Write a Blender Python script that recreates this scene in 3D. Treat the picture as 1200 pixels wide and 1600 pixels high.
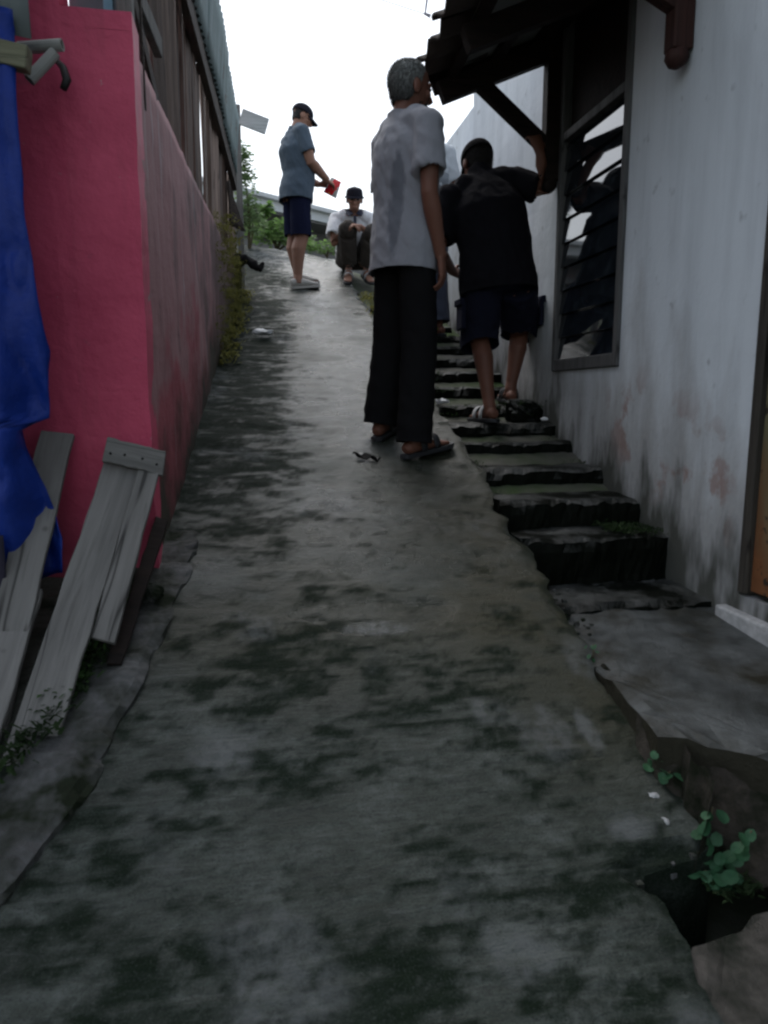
import bpy, bmesh, math, random
import numpy as np
from mathutils import Vector, Matrix
from mathutils import noise as mnoise

V = Vector
R = math.radians
random.seed(7)
SC = bpy.context.scene
for o in list(bpy.data.objects):
    bpy.data.objects.remove(o)

# ------------------------------------------------------------------ camera
cam_d = bpy.data.cameras.new('camera')
cam_d.sensor_fit = 'VERTICAL'
cam_d.sensor_height = 36.0
cam_d.lens = 36.0 * 1130 / 1600
cam_d.clip_start = 0.05
cam_d.clip_end = 2000
cam_d.dof.use_dof = True
cam_d.dof.focus_distance = 5.2
cam_d.dof.aperture_fstop = 7.0
cam = bpy.data.objects.new('camera', cam_d)
SC.collection.objects.link(cam)
cam.location = (0, 0, 1.5)
cam.rotation_euler = (R(90 - 9.05), 0, R(-10))
SC.camera = cam

# ------------------------------------------------------------------ sky, sun, exposure
SUN_EL, SUN_AZ = R(58), R(-15)          # azimuth measured from +Y towards +X
wd = bpy.data.worlds.new('World')
SC.world = wd
wd.use_nodes = True
wt = wd.node_tree
wt.nodes.clear()
w_out = wt.nodes.new('ShaderNodeOutputWorld')
w_bg = wt.nodes.new('ShaderNodeBackground')
w_sky = wt.nodes.new('ShaderNodeTexSky')
w_sky.sky_type = 'NISHITA'
w_sky.sun_disc = False
w_sky.sun_elevation = SUN_EL
w_sky.sun_rotation = SUN_AZ
w_sky.air_density = 1.6
w_sky.dust_density = 3.0
w_sky.ozone_density = 4.0
w_hs = wt.nodes.new('ShaderNodeHueSaturation')
w_hs.inputs['Saturation'].default_value = 0.40
wt.links.new(w_sky.outputs[0], w_hs.inputs['Color'])
wt.links.new(w_hs.outputs[0], w_bg.inputs['Color'])
w_bg.inputs['Strength'].default_value = 0.13
wt.links.new(w_bg.outputs[0], w_out.inputs[0])
sun_d = bpy.data.lights.new('sun', 'SUN')
sun_d.energy = 0.5
sun_d.angle = R(35)
sun_d.color = (1.0, 0.97, 0.93)
sun = bpy.data.objects.new('sun', sun_d)
SC.collection.objects.link(sun)
sd = V((math.sin(SUN_AZ) * math.cos(SUN_EL), math.cos(SUN_AZ) * math.cos(SUN_EL), math.sin(SUN_EL)))
sun.rotation_euler = sd.to_track_quat('Z', 'Y').to_euler()
sun.location = sd * 30
SC.view_settings.view_transform = 'Standard'
SC.view_settings.look = 'None'
SC.view_settings.gamma = 1
SC.view_settings.exposure = 0.9
SC.render.engine = 'CYCLES'
SC.cycles.use_denoising = True
SC.cycles.use_adaptive_sampling = True
SC.cycles.adaptive_threshold = 0.02
SC.cycles.filter_width = 2.4
SC.cycles.max_bounces = 4
SC.cycles.diffuse_bounces = 3
SC.cycles.glossy_bounces = 3

# ------------------------------------------------------------------ noise
def _h(ix, iy, iz, s):
    a = (ix.astype(np.int64) * 374761393 + iy.astype(np.int64) * 668265263 + iz.astype(np.int64) * 2147483647 + s * 974711) & 0xffffffff
    a = ((a ^ (a >> 13)) * 1274126177) & 0xffffffff
    a = ((a ^ (a >> 16)) * 2246822519) & 0xffffffff
    return ((a ^ (a >> 15)) & 0xffff) / 65535.0

def vn(x, y, z, s=0):
    x, y, z = np.broadcast_arrays(np.asarray(x, float), np.asarray(y, float), np.asarray(z, float))
    ix, iy, iz = np.floor(x), np.floor(y), np.floor(z)
    fx, fy, fz = x - ix, y - iy, z - iz
    fx, fy, fz = [f * f * (3 - 2 * f) for f in (fx, fy, fz)]
    r = 0
    for dx in (0, 1):
        for dy in (0, 1):
            for dz in (0, 1):
                w = (fx if dx else 1 - fx) * (fy if dy else 1 - fy) * (fz if dz else 1 - fz)
                r = r + w * _h(ix + dx, iy + dy, iz + dz, s)
    return r * 2 - 1

def fbm(x, y, z, s=0, o=4, g=0.5):
    if all(isinstance(q, (int, float)) for q in (x, y, z)):
        a, t, f, n = 1.0, 0.0, 1.0, 0.0
        for i in range(o):
            t += a * mnoise.noise((x * f + s * 3.7, y * f + i * 9.1, z * f + s * 1.3)) * 1.5
            n += a
            a *= g
            f *= 2.03
        return t / n
    a, t, f, n = 1.0, 0, 1.0, 0
    for i in range(o):
        t = t + a * vn(np.asarray(x) * f, np.asarray(y) * f, np.asarray(z) * f, s + i * 17)
        n += a
        a *= g
        f *= 2.03
    return t / n

def sst(a, b, x):
    t = np.clip((x - a) / (b - a), 0, 1)
    return t * t * (3 - 2 * t)

# ------------------------------------------------------------------ slope profile
KY = [-6, -1.5, 0, 1, 2, 3.3, 5, 7.0, 7.45, 8.0, 8.6, 9.4, 30]
KZ = [-1.0, -.45, .06, .42, .80, 1.27, 1.83, 2.493, 2.70, 2.96, 3.20, 3.42, 3.6]

def gz(y):
    y = np.asarray(y, float)
    r = 0
    for d in (-.2, -.1, 0, .1, .2):
        r = r + np.interp(y + d, KY, KZ)
    return r / 5

def gzf(y):
    return float(gz(y))

def crest(x):
    return 8.5 - 0.6 * np.asarray(x, float)

def hill(x, y):
    c = crest(np.clip(x, -1.5, 2.5))
    return np.where(y < c, gz(np.minimum(y, c)), gz(c) + (y - c) * 0.02)

def wall_x(y):                # the line of the left wall
    return -.33 + .05 * (y - 2.35)

# ------------------------------------------------------------------ material helpers
def sock(nt, node, key, val):
    i = node.inputs[key]
    if hasattr(val, 'is_output') or isinstance(val, bpy.types.NodeSocket):
        nt.links.new(val, i)
    else:
        if isinstance(val, tuple) and len(val) == 3 and i.type == 'RGBA':
            val = (*val, 1)
        i.default_value = val

class Mat:
    def __init__(s, name, base=None, rough=.8, spec=.4):
        s.m = bpy.data.materials.new(name)
        s.m.use_nodes = True
        s.nt = s.m.node_tree
        s.b = s.nt.nodes['Principled BSDF']
        s.b.inputs['Roughness'].default_value = rough
        s.b.inputs['Specular IOR Level'].default_value = spec
        if base is not None:
            s.b.inputs['Base Color'].default_value = (*base, 1)
    def n(s, t, out=0, props=None, **ins):
        k = s.nt.nodes.new(t)
        for a, b in (props or {}).items():
            setattr(k, a, b)
        for a, b in ins.items():
            sock(s.nt, k, a.replace('_', ' '), b)
        return k.outputs[out]
    def pos(s):
        return s.n('ShaderNodeNewGeometry')
    def obj(s):
        return s.n('ShaderNodeTexCoord', out='Object')
    def nrm(s):
        return s.n('ShaderNodeNewGeometry', out='Normal')
    def map(s, v, scale=(1, 1, 1), rot=(0, 0, 0), loc=(0, 0, 0)):
        return s.n('ShaderNodeMapping', Vector=v, Scale=scale, Rotation=rot, Location=loc)
    def noise(s, v, scale, detail=5, rough=.55, dist=0.0):
        return s.n('ShaderNodeTexNoise', Vector=v, Scale=scale, Detail=min(detail, 4), Roughness=rough, Distortion=dist)
    def vor(s, v, scale, out='Distance'):
        return s.n('ShaderNodeTexVoronoi', out=out, Vector=v, Scale=scale)
    def xyz(s, v, c):
        k = s.nt.nodes.new('ShaderNodeSeparateXYZ')
        s.nt.links.new(v, k.inputs[0])
        return k.outputs[c]
    def math(s, op, a, b=0.0, clamp=False):
        k = s.nt.nodes.new('ShaderNodeMath')
        k.operation = op
        k.use_clamp = clamp
        sock(s.nt, k, 0, a)
        sock(s.nt, k, 1, b)
        return k.outputs[0]
    def ramp(s, f, stops):
        k = s.nt.nodes.new('ShaderNodeValToRGB')
        e = k.color_ramp.elements
        while len(e) < len(stops):
            e.new(.5)
        for q, (p, c) in zip(e, stops):
            q.position = p
            q.color = (c, c, c, 1) if isinstance(c, (int, float)) else (*c, 1)
        s.nt.links.new(f, k.inputs[0])
        return k.outputs[0]
    def mr(s, f, a, b, c=0.0, d=1.0):
        return s.n('ShaderNodeMapRange', Value=f, **{'From Min': a, 'From Max': b, 'To Min': c, 'To Max': d})
    def mix(s, f, a, b, blend='MIX'):
        k = s.nt.nodes.new('ShaderNodeMix')
        k.data_type = 'RGBA'
        k.blend_type = blend
        for idx, v in ((0, f), (6, a), (7, b)):
            i = k.inputs[idx]
            if isinstance(v, bpy.types.NodeSocket):
                s.nt.links.new(v, i)
            elif idx == 0:
                i.default_value = v
            else:
                i.default_value = (*v, 1)
        return k.outputs[2]
    def attr(s, name):
        return s.n('ShaderNodeAttribute', out='Fac', props={'attribute_name': name})
    def rnd(s):
        return s.n('ShaderNodeObjectInfo', out='Random')
    def col(s, c):
        s.nt.links.new(c, s.b.inputs['Base Color'])
    def rgh(s, c):
        s.nt.links.new(c, s.b.inputs['Roughness'])
    def bump(s, h, strength=.5, dist=.01):
        k = s.nt.nodes.new('ShaderNodeBump')
        k.inputs['Strength'].default_value = strength
        k.inputs['Distance'].default_value = dist
        s.nt.links.new(h, k.inputs['Height'])
        s.nt.links.new(k.outputs[0], s.b.inputs['Normal'])
    def set(s, **k):
        for a, b in k.items():
            sock(s.nt, s.b, a.replace('_', ' '), b)
        return s

def m_ramp():
    m = Mat('wet_concrete', spec=.5)
    p = m.pos()
    n1 = m.noise(m.map(p, (1.0, 1.6, 1)), 5, 8, .65)
    n2 = m.noise(p, 34, 5, .6)
    n3 = m.noise(m.map(p, (1, 3.2, 1)), 9, 6, .65, .6)
    base = m.ramp(n1, [(.26, (.020, .026, .021)), (.5, (.050, .062, .053)), (.72, (.115, .130, .122))])
    base = m.mix(m.mr(n2, .3, .75, 0, .6), base, (.013, .018, .014))
    n4 = m.noise(m.map(p, (2.2, 15, 1)), 7, 4, .65)
    base = m.mix(m.mr(n4, .50, .68, 0, .55), base, (.016, .020, .018))
    base = m.mix(m.mr(n4, .44, .30, 0, .40), base, (.10, .11, .11))
    brown = m.mix(n3, (.024, .024, .011), (.052, .050, .028))
    base = m.mix(m.attr('brown'), base, brown)
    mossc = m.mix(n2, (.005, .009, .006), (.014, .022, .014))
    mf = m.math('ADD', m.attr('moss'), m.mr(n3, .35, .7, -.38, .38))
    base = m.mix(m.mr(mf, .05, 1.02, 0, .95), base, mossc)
    grit = m.noise(p, 210, 3, .6)
    base = m.mix(m.mr(grit, .54, .74, 0, .28), base, (.11, .12, .115))
    base = m.mix(m.mr(grit, .46, .32, 0, .6), base, (.008, .010, .009))
    base = m.mix(m.math('MULTIPLY', m.attr('pale'), m.mr(n2, .3, .6)), base, (.15, .16, .165))
    m.col(base)
    r = m.mr(n1, .35, .68, .46, .66)
    r = m.math('ADD', r, m.math('MULTIPLY', m.attr('moss'), .15))
    r = m.math('SUBTRACT', r, m.math('MULTIPLY', m.attr('wet'), .40), clamp=True)
    m.rgh(r)
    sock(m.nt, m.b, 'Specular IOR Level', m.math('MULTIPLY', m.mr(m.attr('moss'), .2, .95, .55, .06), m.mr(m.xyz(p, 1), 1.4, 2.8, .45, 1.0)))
    h = m.math('ADD', m.noise(m.map(p, (.5, 2.2, 1)), 55, 6, .7), m.math('MULTIPLY', m.noise(p, 170, 3), .55))
    m.bump(h, .7, .009)
    return m.m

def m_concrete(name, a, b, moss=.5, mosscol=(.02, .026, .017), rough=.6, riser=False, sc=6):
    m = Mat(name, rough=rough, spec=.45)
    p = m.pos()
    n1 = m.noise(p, sc, 8, .62)
    n2 = m.noise(p, sc * 5, 5, .6)
    c = m.mix(m.ramp(n1, [(.33, 0), (.68, 1)]), a, b)
    c = m.mix(m.mr(n2, .35, .7, 0, .5), c, tuple(x * .45 for x in a))
    f = m.math('ADD', m.noise(m.map(p, (1, 1, 1)), sc * .6, 6, .7), moss - .5)
    f = m.mr(f, .42, .62)
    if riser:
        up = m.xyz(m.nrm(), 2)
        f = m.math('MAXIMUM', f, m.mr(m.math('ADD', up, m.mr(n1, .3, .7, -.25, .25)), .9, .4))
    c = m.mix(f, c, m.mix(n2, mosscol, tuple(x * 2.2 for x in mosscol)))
    m.col(c)
    sock(m.nt, m.b, 'Specular IOR Level', m.mr(f, 0, 1, .45, .06))
    m.rgh(m.mr(n1, .3, .7, rough - .14, rough + .16))
    m.bump(m.math('ADD', n2, m.noise(p, sc * 18, 4, .6)), .5, .008)
    return m.m

def m_white():
    m = Mat('white_plaster', rough=.78, spec=.3)
    p = m.pos()
    z, y = m.xyz(p, 2), m.xyz(p, 1)
    st = m.noise(m.map(p, (6, 6, .7)), 1.6, 6, .62)
    st2 = m.noise(m.map(p, (14, 14, 1.1)), 1.5, 5, .6)
    big = m.noise(p, 2.2, 5, .55)
    fine = m.noise(p, 40, 4, .6)
    c = m.mix(m.ramp(st, [(.45, 0), (.75, 1)]), (.63, .68, .73), (.53, .575, .62))
    c = m.mix(m.mr(st2, .62, .80, 0, .22), c, (.30, .32, .34))
    c = m.mix(m.mr(m.noise(p, 9, 3, .5), .66, .74, 0, .55), c, (.22, .24, .26))
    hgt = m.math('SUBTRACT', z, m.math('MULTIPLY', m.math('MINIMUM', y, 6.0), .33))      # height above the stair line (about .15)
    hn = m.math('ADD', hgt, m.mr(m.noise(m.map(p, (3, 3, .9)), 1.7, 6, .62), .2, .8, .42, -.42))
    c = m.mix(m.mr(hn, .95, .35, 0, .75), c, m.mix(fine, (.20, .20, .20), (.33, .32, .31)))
    brick = m.mr(m.noise(m.map(p, (2.4, 2.4, 2.0)), 2.2, 6, .62), .53, .60)
    bh = m.math('MULTIPLY', m.mr(hgt, .75, .5), m.mr(hgt, .18, .34))
    by = m.math('MULTIPLY', m.mr(y, 3.1, 2.9), m.mr(y, 2.1, 2.2))
    c = m.mix(m.math('MULTIPLY', m.math('MULTIPLY', brick, .65), m.math('MULTIPLY', bh, by)), c, m.mix(fine, (.20, .10, .08), (.30, .18, .15)))
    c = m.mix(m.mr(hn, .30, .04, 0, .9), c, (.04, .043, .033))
    m.col(c)
    m.bump(m.math('ADD', m.noise(p, 9, 6, .6), m.math('MULTIPLY', fine, .5)), .35, .01)
    return m.m

def m_pink():
    m = Mat('pink_paint', rough=.6, spec=.35)
    p = m.pos()
    n = m.noise(p, 3, 6, .6)
    c = m.mix(m.ramp(n, [(.3, 0), (.7, 1)]), (.47, .050, .110), (.64, .088, .168))
    rs = m.noise(m.map(p, (9, 9, 1.0)), 2.2, 4, .6)
    c = m.mix(m.mr(rs, .55, .75, 0, .35), c, (.38, .06, .10))
    ch = m.mr(m.noise(p, 26, 4, .6), .70, .74)
    c = m.mix(m.math('MULTIPLY', ch, .7), c, (.42, .30, .31))
    sp = m.mr(m.noise(p, 14, 4, .6), .66, .76)
    c = m.mix(m.math('MULTIPLY', sp, .6), c, (.25, .07, .10))
    c = m.mix(m.mr(m.xyz(p, 2), 1.25, .85, 0, .5), c, (.28, .07, .10))
    m.col(c)
    m.bump(m.math('ADD', m.noise(p, 22, 6, .6), m.noise(p, 5, 4, .6)), .5, .012)
    return m.m

def m_pink_old():
    m = Mat('weathered_pink_plaster', rough=.75, spec=.35)
    p = m.pos()
    st = m.noise(m.map(p, (5, 5, .55)), 1.7, 7, .65)
    st2 = m.noise(m.map(p, (11, 11, .7)), 1.9, 6, .65)
    big = m.noise(p, 2.6, 6, .6)
    z, y = m.xyz(p, 2), m.xyz(p, 1)
    c = m.mix(st, (.40, .205, .215), (.27, .125, .135))
    hi = m.mr(m.math('ADD', z, m.mr(big, .3, .7, -.5, .5)), 1.75, 1.45)
    c = m.mix(hi, c, m.mix(st2, (.42, .085, .115), (.26, .07, .085)))
    c = m.mix(m.mr(st2, .60, .70, 0, .75), c, (.42, .38, .40))
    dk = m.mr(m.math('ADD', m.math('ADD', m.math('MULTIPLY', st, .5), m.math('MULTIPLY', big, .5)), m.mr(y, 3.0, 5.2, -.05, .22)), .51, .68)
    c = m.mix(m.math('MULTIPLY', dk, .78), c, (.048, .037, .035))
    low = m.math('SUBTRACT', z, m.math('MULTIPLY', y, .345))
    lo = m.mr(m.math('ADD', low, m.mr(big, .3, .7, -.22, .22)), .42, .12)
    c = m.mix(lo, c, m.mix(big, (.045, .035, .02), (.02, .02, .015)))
    m.col(c)
    m.bump(m.math('ADD', m.noise(p, 14, 6, .65), st2), .5, .012)
    return m.m

def m_wood(name, a, b, along=2, rough=.8, rnd=.5, sc=1.0):
    m = Mat(name, rough=rough, spec=.25)
    p = m.obj()
    s = [16 * sc, 16 * sc, 16 * sc]
    s[along] = 1.1 * sc
    off = m.n('ShaderNodeVectorMath', props={'operation': 'ADD'})
    k = m.nt.nodes[-1]
    m.nt.links.new(m.map(p, tuple(s)), k.inputs[0])
    comb = m.nt.nodes.new('ShaderNodeCombineXYZ')
    for i in range(3):
        m.nt.links.new(m.math('MULTIPLY', m.rnd(), 37.0 + i * 11), comb.inputs[i])
    m.nt.links.new(comb.outputs[0], k.inputs[1])
    g = m.noise(off, 1.6, 8, .65, .4)
    g2 = m.noise(off, 5.5, 5, .6)
    c = m.mix(m.ramp(g, [(.32, 0), (.7, 1)]), a, b)
    c = m.mix(m.mr(g2, .55, .75, 0, .6), c, tuple(x * .35 for x in a))
    ck = m.mr(m.math('ABSOLUTE', m.math('SUBTRACT', m.noise(off, .55, 3, .5), .5)), 0.0, .010, .85, 0)
    c = m.mix(ck, c, tuple(x * .12 for x in a))
    kn = m.mr(m.vor(m.map(p, (3, 3, 3)), 2.3), .10, .04, 0, .7)
    c = m.mix(kn, c, tuple(x * .25 for x in a))
    br = m.mr(m.rnd(), 0, 1, 1 - rnd, 1.0)
    hs = m.nt.nodes.new('ShaderNodeHueSaturation')
    m.nt.links.new(c, hs.inputs['Color'])
    m.nt.links.new(br, hs.inputs['Value'])
    m.col(hs.outputs[0])
    m.bump(m.math('ADD', g, m.math('MULTIPLY', g2, .6)), .6, .006)
    return m.m

def m_cloth(name, c, var=.25, rough=.92, stain=None, wet=None):
    m = Mat(name, rough=rough, spec=.15)
    p = m.obj()
    n = m.noise(p, 9, 5, .6)
    w = m.noise(p, 420, 2, .5)
    k = m.mix(n, tuple(x * (1 - var) for x in c), tuple(min(1, x * (1 + var)) for x in c))
    k = m.mix(m.mr(w, .3, .7, 0, .25), k, tuple(x * .6 for x in c))
    if wet:                     # sweat marks: ellipsoids in object space
        nn = m.noise(m.map(p, (1, 1, .5)), 14, 5, .6)
        tot = None
        for (cx, cy, cz, rx, ry, rz) in wet:
            q = m.map(p, (1 / rx, 1 / ry, 1 / rz), loc=(-cx / rx, -cy / ry, -cz / rz))
            ln = m.n('ShaderNodeVectorMath', out='Value', props={'operation': 'LENGTH'}, Vector=q)
            f = m.mr(m.math('ADD', ln, m.mr(nn, .3, .7, -.45, .45)), 1.05, .65)
            tot = f if tot is None else m.math('MAXIMUM', tot, f)
        k = m.mix(m.math('MULTIPLY', tot, .8), k, stain)
    m.col(k)
    if max(c) > .05:
        m.b.inputs['Sheen Weight'].default_value = .08
    else:
        m.b.inputs['Specular IOR Level'].default_value = .06
    m.bump(m.math('ADD', m.math('MULTIPLY', m.noise(p, 28, 5, .6), 1.0), m.math('MULTIPLY', w, .25)), .25, .008)
    return m.m

def m_skin(name, c):
    m = Mat(name, rough=.55, spec=.35)
    p = m.obj()
    n = m.noise(p, 14, 5, .6)
    m.col(m.mix(n, tuple(x * .78 for x in c), tuple(x * 1.15 for x in c)))
    m.bump(m.noise(p, 90, 4, .6), .2, .003)
    return m.m

def m_hair(name, a, b, dark=None):
    m = Mat(name, rough=.7, spec=.3)
    p = m.obj()
    n = m.noise(m.map(p, (1, 1, .5)), 130, 4, .7)
    k = m.mix(m.ramp(n, [(.35, 0), (.65, 1)]), a, b)
    if dark:
        k = m.mix(m.mr(m.xyz(p, 2), 1.60, 1.50), k, m.mix(n, (.012, .012, .013), dark))
    m.col(k)
    m.bump(n, .9, .006)
    return m.m

def m_leaf(name, a, b, rough=.5):
    m = Mat(name, rough=rough, spec=.35)
    p = m.pos()
    n = m.noise(p, 11, 4, .6)
    r = m.noise(p, 60, 2, .5)
    c = m.mix(m.ramp(n, [(.3, 0), (.7, 1)]), a, b)
    c = m.mix(m.mr(r, .35, .7, 0, .5), c, tuple(x * .55 for x in a))
    m.col(c)
    tl = m.nt.nodes.new('ShaderNodeBsdfTranslucent')
    m.nt.links.new(c, tl.inputs['Color'])
    mx = m.nt.nodes.new('ShaderNodeMixShader')
    mx.inputs[0].default_value = .42
    m.nt.links.new(m.b.outputs[0], mx.inputs[1])
    m.nt.links.new(tl.outputs[0], mx.inputs[2])
    m.nt.links.new(mx.outputs[0], m.nt.nodes['Material Output'].inputs['Surface'])
    return m.m

def m_simple(name, c, rough=.6, spec=.4, var=.2, sc=12, bump=.25, metal=0.0):
    m = Mat(name, rough=rough, spec=spec)
    p = m.obj()
    n = m.noise(p, sc, 6, .6)
    m.col(m.mix(n, tuple(x * (1 - var) for x in c), tuple(min(1, x * (1 + var)) for x in c)))
    m.b.inputs['Metallic'].default_value = metal
    if bump:
        m.bump(m.noise(p, sc * 3, 5, .6), bump, .006)
    return m.m

def m_sheet(name, a, b, rust=(.10, .06, .04)):
    m = Mat(name, rough=.6, spec=.4)
    p = m.pos()
    st = m.noise(m.map(p, (8, 8, .8)), 1.6, 6, .65)
    c = m.mix(m.ramp(st, [(.35, 0), (.65, 1)]), a, b)
    c = m.mix(m.mr(m.noise(p, 6, 6, .65), .58, .68, 0, .8), c, rust)
    m.col(c)
    m.bump(st, .3, .006)
    return m.m

def m_door():
    m = Mat('rusty_door_paint', rough=.65, spec=.35)
    p = m.pos()
    z = m.xyz(p, 2)
    n = m.noise(m.map(p, (5, 5, 1.2)), 2.0, 7, .65)
    sp = m.noise(p, 16, 6, .65)
    c = m.mix(n, (.10, .095, .055), (.19, .175, .10))
    c = m.mix(m.mr(m.math('ADD', z, m.mr(n, .3, .7, -.2, .2)), 1.35, .95), c, m.mix(sp, (.12, .045, .018), (.24, .10, .04)))
    c = m.mix(m.mr(sp, .60, .66), c, (.03, .024, .018))
    m.col(c)
    m.bump(sp, .4, .006)
    return m.m

def m_packet():
    m = Mat('packet_print', rough=.25, spec=.5)
    p = m.obj()
    x = m.xyz(p, 0)
    zz = m.xyz(p, 2)
    w = m.noise(p, 20, 3, .5)
    f = m.mr(m.math('ADD', m.math('ABSOLUTE', m.math('ADD', x, m.math('MULTIPLY', zz, -.45))), m.mr(w, .3, .7, -.02, .02)), .040, .046)
    c = m.mix(f, (.75, .02, .03), (.55, .55, .52))
    y2 = m.mr(m.vor(p, 17), .16, .10)
    c = m.mix(m.math('MULTIPLY', y2, m.math('SUBTRACT', 1.0, f)), c, (.85, .45, .03))
    m.col(c)
    return m.m

def m_glass():
    m = Mat('dark_louvre_glass', (.010, .013, .017), rough=.04, spec=.6)
    m.b.inputs['IOR'].default_value = 1.95
    p = m.pos()
    d = m.noise(m.map(p, (1, 3, 3)), 5, 6, .65)
    m.col(m.mix(m.mr(d, .45, .75, 0, .6), (.008, .011, .015), (.035, .045, .055)))
    m.rgh(m.mr(d, .35, .75, .02, .07))
    m.bump(m.noise(p, 3, 2, .5), .05, .01)
    return m.m

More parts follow.
